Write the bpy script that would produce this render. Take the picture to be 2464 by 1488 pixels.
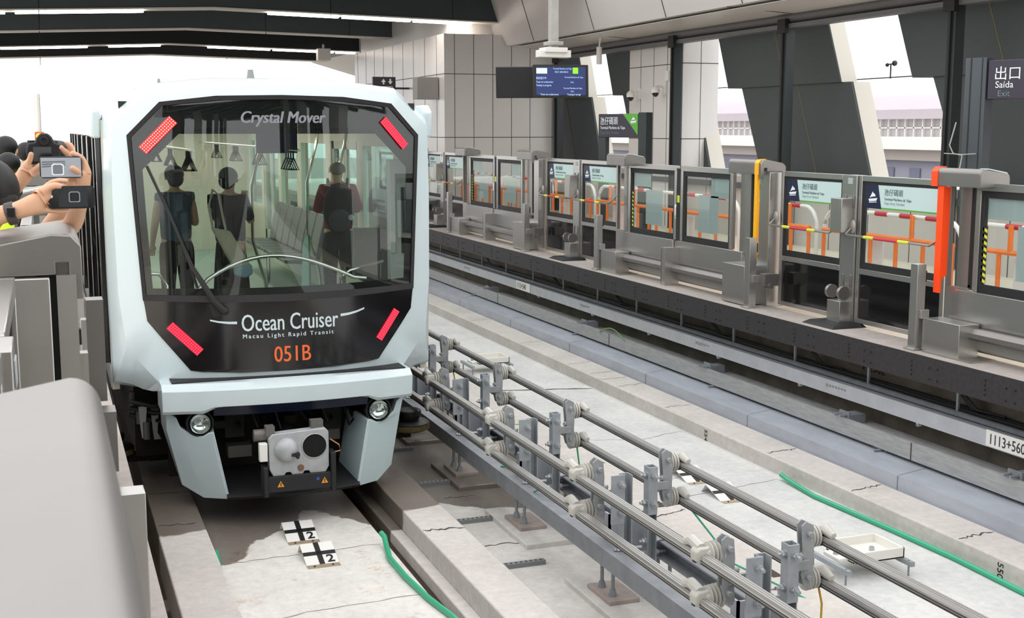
import bpy, bmesh, math, random
from mathutils import Vector, Matrix, Euler
random.seed(7)
for o in list(bpy.data.objects): bpy.data.objects.remove(o)
sc = bpy.context.scene
COL = sc.collection
R = math.radians
# ---------------------------------------------------------------- camera
H = 3.12
cd = bpy.data.cameras.new('camera'); cam = bpy.data.objects.new('camera', cd); COL.objects.link(cam)
cam.location = (0, 0, H); cam.rotation_euler = (R(90 - 8.22), 0, R(-20.54))
cd.sensor_width = 36; cd.sensor_fit = 'HORIZONTAL'; cd.lens = 2990 / 2464 * 36
cd.clip_start = .05; cd.clip_end = 900
cd.dof.use_dof = True; cd.dof.focus_distance = 11.0; cd.dof.aperture_fstop = 15
sc.camera = cam
# ---------------------------------------------------------------- world, exposure
w = bpy.data.worlds.new('sky'); sc.world = w; w.use_nodes = True
wn = w.node_tree.nodes; wl = w.node_tree.links
bg = wn['Background']
tc = wn.new('ShaderNodeTexCoord'); sx = wn.new('ShaderNodeSeparateXYZ'); mr = wn.new('ShaderNodeMapRange'); rp = wn.new('ShaderNodeValToRGB')
wl.new(tc.outputs['Generated'], sx.inputs[0]); wl.new(sx.outputs['Z'], mr.inputs[0])
mr.inputs[1].default_value = -.2; mr.inputs[2].default_value = 1
wl.new(mr.outputs[0], rp.inputs[0]); wl.new(rp.outputs[0], bg.inputs[0])
rp.color_ramp.elements[0].color = (.55, .54, .53, 1); rp.color_ramp.elements[0].position = .12
rp.color_ramp.elements[1].color = (1, 1, 1, 1); rp.color_ramp.elements[1].position = .17
bg.inputs[1].default_value = 1.7
vs = sc.view_settings; vs.view_transform = 'Standard'; vs.look = 'None'; vs.gamma = 1; vs.use_curve_mapping = False; vs.exposure = 0.22
# ---------------------------------------------------------------- materials
def srgb(h):
    h = h.lstrip('#'); c = [int(h[i:i+2], 16) / 255 for i in (0, 2, 4)]
    return tuple((x / 12.92 if x <= .04045 else ((x + .055) / 1.055) ** 2.4) for x in c) + (1,)
MATS = {}
def mat(name, col, rough=.5, metal=0, noise=0, nscale=4, bump=0, bscale=60, stretch=None, coat=0, emit=None, estr=0, rn=0):
    if name in MATS: return MATS[name]
    m = bpy.data.materials.new(name); m.use_nodes = True; nt = m.node_tree; N = nt.nodes; L = nt.links
    b = N['Principled BSDF']; c = srgb(col) if isinstance(col, str) else tuple(col) + (1,)
    b.inputs['Base Color'].default_value = c; b.inputs['Roughness'].default_value = rough; b.inputs['Metallic'].default_value = metal
    if coat: b.inputs['Coat Weight'].default_value = coat; b.inputs['Coat Roughness'].default_value = .08
    if emit: b.inputs['Emission Color'].default_value = srgb(emit); b.inputs['Emission Strength'].default_value = estr
    g = N.new('ShaderNodeNewGeometry'); mp = N.new('ShaderNodeMapping'); L.new(g.outputs['Position'], mp.inputs[0])
    if stretch: mp.inputs['Scale'].default_value = stretch
    n = N.new('ShaderNodeTexNoise'); n.inputs['Scale'].default_value = nscale; n.inputs['Detail'].default_value = 6; n.inputs['Roughness'].default_value = .6
    L.new(mp.outputs[0], n.inputs[0])
    if noise:
        mx = N.new('ShaderNodeMix'); mx.data_type = 'RGBA'; mx.blend_type = 'MULTIPLY'; mx.inputs[0].default_value = 1
        r = N.new('ShaderNodeMapRange'); r.inputs[1].default_value = .3; r.inputs[2].default_value = .7; r.inputs[3].default_value = 1 - noise; r.inputs[4].default_value = 1 + noise * .5
        L.new(n.outputs[0], r.inputs[0]); mx.inputs[6].default_value = c; L.new(r.outputs[0], mx.inputs[7]); L.new(mx.outputs[2], b.inputs['Base Color'])
    if rn:
        r = N.new('ShaderNodeMapRange'); r.inputs[1].default_value = .3; r.inputs[2].default_value = .7; r.inputs[3].default_value = max(.02, rough - rn); r.inputs[4].default_value = rough + rn
        L.new(n.outputs[0], r.inputs[0]); L.new(r.outputs[0], b.inputs['Roughness'])
    if bump:
        n2 = N.new('ShaderNodeTexNoise'); n2.inputs['Scale'].default_value = bscale; n2.inputs['Detail'].default_value = 4; L.new(mp.outputs[0], n2.inputs[0])
        bp = N.new('ShaderNodeBump'); bp.inputs['Strength'].default_value = bump; bp.inputs['Distance'].default_value = .01
        L.new(n2.outputs[0], bp.inputs['Height']); L.new(bp.outputs[0], b.inputs['Normal'])
    MATS[name] = m; return m
def concrete(name, col, col2, wet=None, rust=None, joint=None):
    """wet=(threshold Y, centre X, slope, noise amount): rain-wet patch with a ragged edge of its own"""
    m = bpy.data.materials.new(name); m.use_nodes = True; N = m.node_tree.nodes; L = m.node_tree.links; b = N['Principled BSDF']
    g = N.new('ShaderNodeNewGeometry'); P = g.outputs['Position']
    def noise(s, d=6, rgh=.6, sc_=None):
        n = N.new('ShaderNodeTexNoise'); n.inputs['Scale'].default_value = s; n.inputs['Detail'].default_value = d; n.inputs['Roughness'].default_value = rgh
        if sc_:
            mp = N.new('ShaderNodeMapping'); mp.inputs['Scale'].default_value = sc_; L.new(P, mp.inputs[0]); L.new(mp.outputs[0], n.inputs[0])
        else: L.new(P, n.inputs[0])
        return n.outputs[0]
    def mapr(v, a, c, d, e):
        r = N.new('ShaderNodeMapRange'); r.inputs[1].default_value = a; r.inputs[2].default_value = c; r.inputs[3].default_value = d; r.inputs[4].default_value = e; L.new(v, r.inputs[0]); return r.outputs[0]
    def mixc(f, a, c, bt='MIX'):
        x = N.new('ShaderNodeMix'); x.data_type = 'RGBA'; x.blend_type = bt
        for i, q in ((0, f), (6, a), (7, c)):
            if isinstance(q, (int, float)): x.inputs[i].default_value = q
            elif isinstance(q, tuple): x.inputs[i].default_value = q
            else: L.new(q, x.inputs[i])
        return x.outputs[2]
    def mth(op, a, c):
        x = N.new('ShaderNodeMath'); x.operation = op
        for i, q in ((0, a), (1, c)):
            if isinstance(q, (int, float)): x.inputs[i].default_value = q
            else: L.new(q, x.inputs[i])
        return x.outputs[0]
    c = mixc(mapr(noise(1.3), .35, .65, 0, 1), srgb(col), srgb(col2))
    c = mixc(1.0, c, mapr(noise(14, 8, .7), .3, .7, .86, 1.08), 'MULTIPLY')
    c = mixc(mapr(noise(45, 3, .8), .68, .74, 0, .35), c, (.18, .17, .16, 1))
    if rust:
        c = mixc(mth('MULTIPLY', mapr(noise(3.1, 5, .75), .56, .68, 0, 1), mapr(noise(30, 5, .8), .45, .62, 0, rust)), c, srgb('#b08a5c'))
    rg = .8
    if wet:
        s = N.new('ShaderNodeSeparateXYZ'); L.new(P, s.inputs[0])
        v = mth('ADD', s.outputs[1], mth('MULTIPLY', mth('ABSOLUTE', mth('SUBTRACT', s.outputs[0], wet[1]), 0), wet[2]))
        v = mth('ADD', v, mth('MULTIPLY', mth('SUBTRACT', noise(1.4, 7, .55), .5), wet[3]))
        k = mapr(v, wet[0], wet[0] + .03, 0, 1)
        c = mixc(k, c, mixc(1.0, c, (.32, .29, .26, 1), 'MULTIPLY'))
        L.new(mapr(k, 0, 1, .8, .28), b.inputs['Roughness'])
    else: b.inputs['Roughness'].default_value = rg
    L.new(c, b.inputs['Base Color'])
    bp = N.new('ShaderNodeBump'); bp.inputs['Strength'].default_value = .25; bp.inputs['Distance'].default_value = .006
    L.new(noise(35, 6, .7), bp.inputs['Height']); L.new(bp.outputs[0], b.inputs['Normal'])
    MATS[name] = m; return m
def glass(name, tint=(1, 1, 1), ior=1.5, extra=0):
    m = bpy.data.materials.new(name); m.use_nodes = True; N = m.node_tree.nodes; L = m.node_tree.links
    for n in list(N):
        if n.type == 'BSDF_PRINCIPLED': N.remove(n)
    out = [n for n in N if n.type == 'OUTPUT_MATERIAL'][0]
    t = N.new('ShaderNodeBsdfTransparent'); t.inputs[0].default_value = tuple(tint) + (1,)
    gl = N.new('ShaderNodeBsdfGlossy'); gl.inputs['Roughness'].default_value = .01; gl.inputs[0].default_value = (1, 1, 1, 1)
    g = N.new('ShaderNodeNewGeometry'); dp = N.new('ShaderNodeVectorMath'); dp.operation = 'DOT_PRODUCT'
    L.new(g.outputs['Incoming'], dp.inputs[0]); L.new(g.outputs['Normal'], dp.inputs[1])
    def mth(op, a, b=None):
        x = N.new('ShaderNodeMath'); x.operation = op; L.new(a, x.inputs[0])
        if b is not None: x.inputs[1].default_value = b
        return x
    ab = mth('ABSOLUTE', dp.outputs['Value']); om = N.new('ShaderNodeMath'); om.operation = 'SUBTRACT'; om.inputs[0].default_value = 1; L.new(ab.outputs[0], om.inputs[1])
    pw = mth('POWER', om.outputs[0], 5); ml = mth('MULTIPLY', pw.outputs[0], .9); ad = mth('ADD', ml.outputs[0], .025 + extra)
    mx = N.new('ShaderNodeMixShader'); L.new(ad.outputs[0], mx.inputs[0]); L.new(t.outputs[0], mx.inputs[1]); L.new(gl.outputs[0], mx.inputs[2]); L.new(mx.outputs[0], out.inputs[0])
    MATS[name] = m; return m
def emis(name, col, s):
    m = bpy.data.materials.new(name); m.use_nodes = True; b = m.node_tree.nodes['Principled BSDF']
    b.inputs['Base Color'].default_value = srgb(col); b.inputs['Emission Color'].default_value = srgb(col); b.inputs['Emission Strength'].default_value = s
    MATS[name] = m; return m
STEEL = mat('stainless_steel', '#bab8b5', .28, .85, .03, 1.2)
STEELD = mat('stainless_steel_satin', '#aaa7a3', .34, .8, .04, 2)
STEELB = mat('stainless_cap', '#908d8a', .38, .8, .06, 2.5)
GALV = mat('galvanised_steel', '#a3a9ae', .5, .3, .18, 9, bump=.1)
GALVD = mat('galvanised_dark', '#8f9398', .55, .2, .2, 7)
ALU = mat('aluminium_rail', '#c9c8c5', .3, .7, .08, 5, stretch=(8, .3, 8))
ALUD = mat('rail_grease', '#4b4843', .6, .2, .3, 20)
TROUGH = mat('trough_steel', '#b8bec8', .48, .35, .14, 3.5, stretch=(2, .6, 2))
BEAMG = mat('guide_beam_grey', '#b9bcc0', .6, .1, .1, 6)
BEAMR = mat('guide_beam_rough', '#a6a6a6', .7, .15, .2, 14, stretch=(1, .4, 3))
MINT = mat('mint_white_paint', '#cddbde', .28, 0, .015, 1.5, coat=.5)
MINTD = mat('mint_white_paint_skirt', '#c6d8db', .35, 0, .03, 5, coat=.3)
BLACK = mat('black_gloss', '#0b0b0e', .12, 0, coat=.6)
BLACKM = mat('black_matt', '#1b1b1d', .6, 0, .2, 20)
NAVYG = mat('navy_valance', '#0f1830', .3)
RUB = mat('black_rubber', '#242223', .7, 0, .25, 30, stretch=(6, 6, .5))
UNDER = mat('underframe_black', '#16140f', .8, 0, .4, 8)
DARKST = mat('dark_steel_frame', '#3b4243', .5, .3, .08, 5)
BEAMK = mat('roof_beam_slate', '#3f494c', .55, .1, .08, 1.2)
BEAMK2 = mat('roof_beam_black', '#1d2022', .6, .1, .08, 1.2)
FIN = mat('fin_charcoal', '#464c4d', .55, .2, .08, .8)
FINL = mat('fin_pale', '#d6d2c6', .6)
PANEL = mat('wall_panel_grey', '#dedbd9', .3, 0, .03, .7)
SOFF = mat('soffit_grey', '#cbc7c5', .4, 0, .04, .6)
SHUT = mat('shutter_grey', '#6d6d6f', .5, .3)
WHITE = mat('white_paint', '#e8e6e2', .5)
INS = mat('insulator_grey', '#c2c0b8', .42, 0, .05, 8)
SCREEN = mat('platform_band', '#302d30', .6, .1, .35, 25)
EDGE = concrete('platform_edge_concrete', '#b4aca6', '#a39a94')
WALLD = mat('under_platform_wall', '#766d63', .85, 0, .4, 3)
CABLE = mat('cable_black', '#141416', .5)
HOSE = mat('green_hose', '#35a67e', .35)
YEL = mat('yellow_wire', '#d2a52f', .5)
ORA = mat('barrier_orange', '#f4803a', .5)
ORAN = emis('neon', '#000000', 0); ORAN = mat('neon_orange_tape', '#ff4a10', .45, emit='#ff4a10', estr=.12)  # tape is no lamp; a faint glow is put into its colour
YTAPE = mat('yellow_tape', '#fbb400', .45)
REDT = mat('red_tape', '#c02a36', .45)
LIME = mat('lime_tape', '#cfd43c', .45)
MINTG = mat('frosted_notice', '#a6adad', .6)
NAVY = mat('sign_navy', '#15213f', .4)
SIGNL = mat('sign_light', '#c3dad8', .4)
SIGNG = mat('sign_green', '#5aa83c', .4)
SIGNP = mat('sign_aubergine', '#2e2839', .35)
TXTG = mat('sign_text_grey', '#6d7f84', .5)
TXTW = mat('text_white', '#eaf2f2', .5)
TXTK = mat('text_black', '#17171a', .5)
TXTS = mat('text_silver', '#8b8f94', .4, .2)
TXTO = mat('text_orange', '#ee6a32', .45)
SKIN = mat('skin', '#dcab8b', .5, 0, .05, 20)
HAIR = mat('black_hair', '#0c0a0b', .55, 0, .5, 60, stretch=(1, 1, .3))
GLASS = glass('clear_glass', (.93, .97, .96), 1.45)
GLASSW = glass('windscreen_glass', (.86, .9, .89), 1.5, .012)
GLASSG = glass('green_glass', (.72, .9, .86), 1.45)
LAMP_R = emis('tail_lamp_red', '#c8102c', .9)
LAMP_RD = emis('tail_lamp_red_bright', '#e8283a', 1.0)
LAMP_Y = emis('lamp_led_cell', '#ffc07a', 1.6)
LAMP_W = emis('linear_lamp', '#fff6ea', 14.0)
# ---------------------------------------------------------------- mesh helpers
ORG = {}
def tag(o, label=None, cat=None, group=None, kind=None):
    if label: o['label'] = label
    if cat: o['category'] = cat
    if group: o['group'] = group
    if kind: o['kind'] = kind
    return o
def thing(name, loc, label, cat, group=None):
    o = bpy.data.objects.new(name, None); COL.objects.link(o); o.location = loc; o.empty_display_size = .1
    ORG[o.name] = Vector(loc); return tag(o, label, cat, group)
class MB:
    def __init__(s, xf=None): s.v = []; s.f = []; s.m = []; s.xf = xf
    def add(s, vs, fs, mi=0):
        b = len(s.v)
        for p in vs:
            if s.xf: p = s.xf(*p)
            s.v.append(tuple(p))
        for f in fs: s.f.append(tuple(b + i for i in f)); s.m.append(mi)
        return s
    def box(s, x0, x1, y0, y1, z0, z1, mi=0):
        return s.add([(x0,y0,z0),(x1,y0,z0),(x1,y1,z0),(x0,y1,z0),(x0,y0,z1),(x1,y0,z1),(x1,y1,z1),(x0,y1,z1)],
                     [(0,3,2,1),(4,5,6,7),(0,1,5,4),(1,2,6,5),(2,3,7,6),(3,0,4,7)], mi)
    def prism(s, poly, axis, a, b, mi=0):
        n = len(poly); vs = []
        for t in (a, b):
            for p, q in poly: vs.append((t,p,q) if axis == 'x' else (p,t,q) if axis == 'y' else (p,q,t))
        fs = [tuple(range(n)), tuple(range(2*n-1, n-1, -1))] + [(i, (i+1) % n, n + (i+1) % n, n + i) for i in range(n)]
        return s.add(vs, fs, mi)
    def ring(s, c, d, r, n, sq=None):
        d = Vector(d).normalized(); u = d.orthogonal().normalized() if abs(d.z) > .95 else d.cross(Vector((0,0,1))).normalized(); w_ = d.cross(u)
        c = Vector(c); return [c + (u * math.cos(2*math.pi*i/n) + w_ * math.sin(2*math.pi*i/n)) * r for i in range(n)]
    def lathe(s, c, d, prof, n=16, mi=0, cap=(1, 1)):
        d = Vector(d).normalized(); vs = []; fs = []
        for t, r in prof: vs += s.ring(Vector(c) + d * t, d, max(r, 1e-4), n)
        for k in range(len(prof) - 1):
            for i in range(n): j = (i+1) % n; fs.append((k*n+i, k*n+j, (k+1)*n+j, (k+1)*n+i))
        if cap[0]: fs.append(tuple(range(n-1, -1, -1)))
        if cap[1]: fs.append(tuple((len(prof)-1)*n+i for i in range(n)))
        return s.add(vs, fs, mi)
    def cyl(s, p, q, r, n=12, mi=0, r2=None):
        p = Vector(p); q = Vector(q); return s.lathe(p, q - p, [(0, r), ((q-p).length, r if r2 is None else r2)], n, mi)
    def tube(s, pts, r, n=8, mi=0, rs=None):
        pts = [Vector(p) for p in pts]; vs = []; fs = []
        for k, p in enumerate(pts):
            d = (pts[min(k+1, len(pts)-1)] - pts[max(k-1, 0)])
            vs += s.ring(p, d, rs[k] if rs else r, n)
        for k in range(len(pts)-1):
            for i in range(n): j = (i+1) % n; fs.append((k*n+i, k*n+j, (k+1)*n+j, (k+1)*n+i))
        fs.append(tuple(range(n-1, -1, -1))); fs.append(tuple((len(pts)-1)*n+i for i in range(n)))
        return s.add(vs, fs, mi)
    def ball(s, c, rx, ry=None, rz=None, n=14, k=9, mi=0, rot=None):
        ry = ry or rx; rz = rz or rx; vs = []; fs = []
        for a in range(k+1):
            th = math.pi * a / k
            for i in range(n):
                ph = 2*math.pi*i/n; p = Vector((rx*math.sin(th)*math.cos(ph), ry*math.sin(th)*math.sin(ph), rz*math.cos(th)))
                if rot: p = rot @ p
                vs.append(Vector(c) + p)
        for a in range(k):
            for i in range(n): j = (i+1) % n; fs.append((a*n+i, (a+1)*n+i, (a+1)*n+j, a*n+j))
        return s.add(vs, fs, mi)
    def build(s, name, mats, parent=None, bevel=0, smooth=35, org=None, label=None):
        if not isinstance(mats, (list, tuple)): mats = [mats]
        if parent is not None: o_ = ORG[parent.name]
        elif org is not None: o_ = Vector(org)
        else:
            xs, ys, zs = zip(*s.v); o_ = Vector(((min(xs)+max(xs))/2, (min(ys)+max(ys))/2, min(zs)))
        me = bpy.data.meshes.new(name)
        me.from_pydata([tuple(Vector(p) - o_) for p in s.v], [], s.f)
        for m_ in mats: me.materials.append(m_)
        me.polygons.foreach_set('material_index', s.m)
        bm = bmesh.new(); bm.from_mesh(me);
        bmesh.ops.recalc_face_normals(bm, faces=bm.faces); bm.to_mesh(me); bm.free()
        if smooth:
            me.polygons.foreach_set('use_smooth', [True] * len(me.polygons)); me.set_sharp_from_angle(angle=R(smooth))
        o = bpy.data.objects.new(name, me); COL.objects.link(o)
        if parent is not None: o.parent = parent
        else: o.location = o_
        ORG[o.name] = o_
        if bevel:
            bv = o.modifiers.new('bevel', 'BEVEL'); bv.width = bevel; bv.segments = 2; bv.limit_method = 'ANGLE'; bv.angle_limit = R(40)
        if label: o['label'] = label
        return o
def struct(name, mb, m, **k): return tag(mb.build(name, m, **k), kind='structure')
def dup(o, shift=(0,0,0), label=None, parent=None, group=None):
    c = o.copy(); COL.objects.link(c)
    if parent is None: c.location = Vector(o.location) + Vector(shift)
    else: c.parent = parent
    if label: c['label'] = label
    if group: c['group'] = group
    for ch in o.children: dup(ch, parent=c)
    return c
def text(name, s, size, fn, m, parent, shear=0, space=1.0, align='LEFT', bold=0, thick=.002, xs=1.0, stand=None, word=1.0, reps=(0,)):
    cu = bpy.data.curves.new(name, 'FONT'); cu.body = s; cu.size = size; cu.shear = shear; cu.space_character = space; cu.align_x = align; cu.offset = bold; cu.space_word = word
    cu.resolution_u = 3
    to = bpy.data.objects.new('tmp_text', cu); COL.objects.link(to)
    bpy.context.view_layer.update()
    me0 = bpy.data.meshes.new_from_object(to.evaluated_get(bpy.context.evaluated_depsgraph_get()))
    bpy.data.objects.remove(to)
    o_ = ORG[parent.name] if parent is not None else Vector(stand)
    mb = MB()
    me = bpy.data.meshes.new(name)
    n = len(me0.vertices); vs = []; fs = []
    for q_, dx_ in enumerate(reps):
        for k in (0, thick):
            for v in me0.vertices: vs.append(tuple(Vector(fn(v.co.x * xs + dx_, v.co.y, k + q_ * .0003)) - o_))
        fs += [tuple(2*n*q_ + i for i in p.vertices) for p in me0.polygons] + [tuple(2*n*q_ + n + i for i in reversed(p.vertices)) for p in me0.polygons]
    cnt = {}
    for p in me0.polygons:
        q = list(p.vertices)
        for i in range(len(q)):
            e = (q[i], q[(i+1) % len(q)]); k_ = tuple(sorted(e)); cnt.setdefault(k_, []).append(e)
    for k_, e in cnt.items():
        if len(e) == 1: a, b = e[0]; fs.append((b, a, n + a, n + b))
    me.from_pydata(vs, [], fs); me.materials.append(m)
    o = bpy.data.objects.new(name, me); COL.objects.link(o)
    if parent is not None: o.parent = parent
    else: o.location = o_
    ORG[o.name] = o_
    return o
# ================================================================ SETTING: track bed
CONC = concrete('track_slab_concrete', '#e4e0db', '#d5d1cc', wet=(10.35, 1.95, 1.35, 1.1), rust=.75)
CONC2 = concrete('far_slab_concrete', '#d6d5d2', '#c4c5c4')
PLC = concrete('plinth_concrete', '#d3cdc8', '#c8c2bc', wet=(9.62, 0, 0, .5))
PLC2 = concrete('far_plinth_concrete', '#d2ccc6', '#c6c0ba', rust=.0)
KERB = concrete('kerb_concrete', '#cfc9c4', '#c0bbb6', rust=.45)
MIDC = concrete('middle_slab_concrete', '#cfcbc7', '#bab6b1', wet=(10.9, 2.7, 1.5, 1.9), rust=.25)
PIT = concrete('pit_floor_concrete', '#8a8178', '#776f66', wet=(8.6, .5, 0, 2.6))
def crack(mb, pts, z, wd=.008, mi=1, jit=.02, n=14):
    """thin irregular crack sunk along a line in the top of a slab"""
    P = []
    for k in range(n + 1):
        t = k / n * (len(pts) - 1); i = min(int(t), len(pts) - 2); f = t - i
        P.append((pts[i][0] + (pts[i+1][0] - pts[i][0]) * f, pts[i][1] + (pts[i+1][1] - pts[i][1]) * f + random.uniform(-jit, jit)))
    vs = []
    for k, (x, y) in enumerate(P):
        h_ = wd * random.uniform(.4, 1) * (0.3 if k in (0, n) else 1)
        vs += [(x, y - h_, z + .0015), (x, y + h_, z + .0015)]
    mb.add(vs, [(2*k, 2*k+2, 2*k+3, 2*k+1) for k in range(n)], mi)
CRK = mat('crack_dark', '#4a423c', .9)
CRKL = mat('crack_brown', '#8f7d72', .9)
Y0, Y1 = .5, 60
m = MB(); m.box(1.06, 2.41, Y0, Y1, -.5, -.15)
crack(m, [(1.12,9.25),(1.5,9.28),(2.36,9.3)], -.15, .006, 2); crack(m, [(1.1,8.02),(1.6,8.1),(2.38,8.14)], -.15, .006, 2); crack(m, [(1.1,6.9),(2.38,6.95)], -.15, .005, 2)
struct('track_slab', m, [CONC, CRK, CRKL])
m = MB(); m.box(.69, 1.06, Y0, Y1, -.5, 0); crack(m, [(.70,9.9),(1.0,9.88)], 0, .012); crack(m, [(.69,10.85),(1.05,10.8)], 0, .012)
struct('running_plinth_left', m, [PLC, CRK], bevel=.012)
m = MB(); m.box(2.64, 2.985, Y0, Y1, -.5, 0); crack(m, [(2.65,9.06),(2.98,9.02)], 0, .015); m.box(2.54, 2.64, Y0, Y1, -.5, -.17)
struct('running_plinth_right', m, [PLC, CRK], bevel=.012)
struct('gutter_floor', MB().box(2.40, 2.55, Y0, Y1, -.5, -.27), mat('gutter_mud_shaded', '#3f3024', .5, 0, .5, 12, bump=.5))  # wet brown mud, darkened further to stand for shade in the gutter
struct('pit_floor', MB().box(.30, .70, Y0, Y1, -.6, -.30), PIT)
m = MB(); m.box(2.985, 4.49, Y0, Y1, -.5, -.15)
crack(m, [(2.99,8.93),(3.3,8.95),(3.55,8.9)], -.15, .01); crack(m, [(3.2,10.3),(3.5,10.28)], -.15, .008)
struct('middle_slab', m, [MIDC, CRK])
for i, (ya, yb) in enumerate([(10.45, 11.35), (8.75, 9.75), (7.05, 8.0), (12.2, 13.1), (5.3, 6.3)]):
    struct('beam_pad', MB().box(3.4, 4.1, ya, yb, -.16, -.105), MIDC, bevel=.01)
m = MB(); m.box(4.49, 4.85, Y0, Y1, -.5, 0)
for y_ in (7.0, 8.72, 10.3, 12.1): crack(m, [(4.5,y_),(4.84,y_ + .1)], 0, .012)
for y_ in (8.95, 7.2): m.box(4.66, 4.74, y_, y_ + .16, .0005, .002, 1)
struct('far_running_plinth', m, [PLC2, CRK], bevel=.012)
m = MB(); m.box(4.85, 6.44, Y0, Y1, -.5, -.15); crack(m, [(4.86,14.6),(6.42,14.2)], -.15, .03, 1); crack(m, [(4.86,11.9),(5.8,11.6),(6.4,11.8)], -.15, .006, 2); crack(m, [(4.86,9.5),(6.35,9.8)], -.15, .006, 2); crack(m, [(4.86,9.9),(5.6,10.2)], -.15, .004, 2)
struct('far_track_slab', m, [CONC2, CRK, CRKL])
m = MB(); m.box(6.44, 6.85, Y0, Y1, -.5, 0)
for y_ in (6.4, 7.42, 8.8, 10.15, 12.3, 13.55, 14.0, 14.4, 15.1, 16.9, 19.2): crack(m, [(6.45,y_),(6.82,y_ + .05)], 0, .012 if y_ < 11 else .006)
struct('far_kerb', m, [KERB, CRK], bevel=.015)
# galvanised side trough and the guide rails under the far platform edge
m = MB(); m.prism([(6.87,-.02),(6.87,.12),(7.12,.15),(7.6,.15),(7.6,-.02)], 'y', 2, 50)
struct('side_trough', m, TROUGH)
m = MB()
for y_ in (6.3, 8.7, 11.2, 13.6, 16.0, 18.4, 21, 24): m.box(6.866, 6.872, y_, y_ + .012, -.01, .115); m.prism([(6.872,.1215),(7.12,.1515),(7.4,.1515),(7.4,.150),(7.12,.149)], 'y', y_, y_ + .012)
struct('trough_joints', m, GALVD)
EX = 7.22
def along(name, label, cat, mb, mt, **k):
    return tag(mb.build(name, mt, **k), label, cat)
m = MB(); m.prism([(7.16,.18),(7.16,.34),(7.2,.34),(7.2,.28),(7.5,.28),(7.5,.26),(7.2,.26),(7.2,.18)], 'y', 2, 50)
low = along('guide_beam', 'grey weathered lower steel guide beam under the far platform edge', 'beam', m, BEAMR)
m = MB()
for y_ in (8.9, 15.3, 19.8): m.box(7.155, 7.163, y_, y_ + .01, .18, .34)
m.build('joint_gap', CRK, low)
for k, y_ in enumerate([7.6, 9.9, 12.6, 16.2, 20.4]):
    m = MB(); m.box(7.22, 7.4, y_, y_ + .16, .281, .37); 
    m.box(7.205, 7.22, y_, y_ + .16, .281, .40)
    for dy in (.04, .12): m.cyl((7.12, y_ + dy, .365), (7.26, y_ + dy, .365), .014, 8)
    m.build('clamp', GALVD, low)
for k, y_ in enumerate([9.3, 12.4, 16.4, 21]):
    m = MB(); m.box(7.2, 7.42, y_, y_ + .2, .152, .18); m.cyl((7.2, y_ + .05, .165), (7.1, y_ + .05, .165), .012, 8); m.build('foot_clamp', GALVD, low)
m = MB(); m.prism([(7.30,.485),(7.30,.625),(7.33,.625),(7.33,.60),(7.62,.60),(7.62,.585),(7.33,.585),(7.33,.485)], 'y', 2, 50)
up = along('cable_channel_beam', 'pale grey upper beam with chainage plates under the far platform edge', 'beam', m, BEAMG)
for y_ in (7.0, 9.0, 10.9, 12.6, 14.4, 16.2, 18.3):
    m = MB(); m.box(7.30, 7.34, y_, y_ + .03, .455, .486); m.cyl((7.295, y_ + .015, .466), (7.31, y_ + .015, .466), .007, 8, 1); m.build('hanger_lug', [BEAMG, CRK], up)
for y_, nm in ((13.1, '1'), (16.6, '2'), (10.4, '3'), (22.0, '4')):
    m = MB(); 
    for q in range(7): m.box(7.2965, 7.2985, y_ - q * .05, y_ - q * .05 + .03, .555 + random.uniform(-.01, .01), .58)
    m.build('rubber_stamp_mark', mat('faded_stamp', '#8d8f8c', .7), up)
def plate(y, s, label, w_, yst):
    m = MB(); m.box(7.285, 7.2995, y - w_, y, .495, .635)
    p = tag(m.build('chainage_plate', WHITE, bevel=.004), label, 'plate')
    text('plate_number', s, .125, lambda u, v, k: (7.2845 - k, y - .035 - u, .522 + v), TXTK, p, xs=.82)
    return p
plate(19.25, '1113+540', 'white chainage plate reading 1113+540 on the pale upper beam', .62, 0)
plate(8.12, '1113+560', 'white chainage plate reading 1113+ at the right edge of the picture', .60, 0)
# earth wire loops on lower beam
m = MB(); m.tube([(7.15, 15.6 - t * .8, .33 + .10 * math.sin(math.pi * t)) for t in [i / 10 for i in range(11)]], .008, 6)
along('earth_wire', 'green and yellow earth wire looped over a joint of the lower guide beam', 'wire', m, mat('earth_wire_green', '#6f8f4a', .5))
# platform slab and wall beneath it (far side)
m = MB(); m.box(7.1, 7.57, 2, 50, 1.0, 1.16); struct('platform_edge_strip', m, EDGE)
m = MB(); m.box(7.57, 12.2, 2, 50, .95, 1.16); struct('platform_floor', m, mat('platform_tiles', '#f2e8d2', .35, 0, .05, 2))
m = MB(); m.box(7.085, 7.1, 2, 50, .93, 1.168)
for k in range(44):
    y_ = 6.1 + k * .46 + (.12 if k % 2 else 0)
    for dz in ((.98, 1.08) if k % 2 else (.98, 1.02, 1.06, 1.1)):
        m.cyl((7.078, y_, dz), (7.086, y_, dz), .009, 6, 1); 
        if k % 2: m.cyl((7.078, y_ + .1, dz), (7.086, y_ + .1, dz), .009, 6, 1)
struct('trim_platform_band', m, [SCREEN, BLACKM])
struct('wall_under_platform', MB().box(7.64, 8.0, 2, 50, .1, .96), WALLD)
m = MB()
for z_ in (.645, .615): m.box(7.45, 7.64, 2, 50, z_, z_ + .010)
m.box(7.44, 7.46, 2, 50, .615, .65)
tr = along('cable_tray', 'galvanised cable tray running along the dark wall below the far platform', 'tray', m, GALVD)
for k in range(16):
    m = MB(); y_ = 7.4 + k * 1.28; m.box(7.46, 7.48, y_, y_ + .025, .62, .93); m.build('tray_hanger', GALV, tr)
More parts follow.
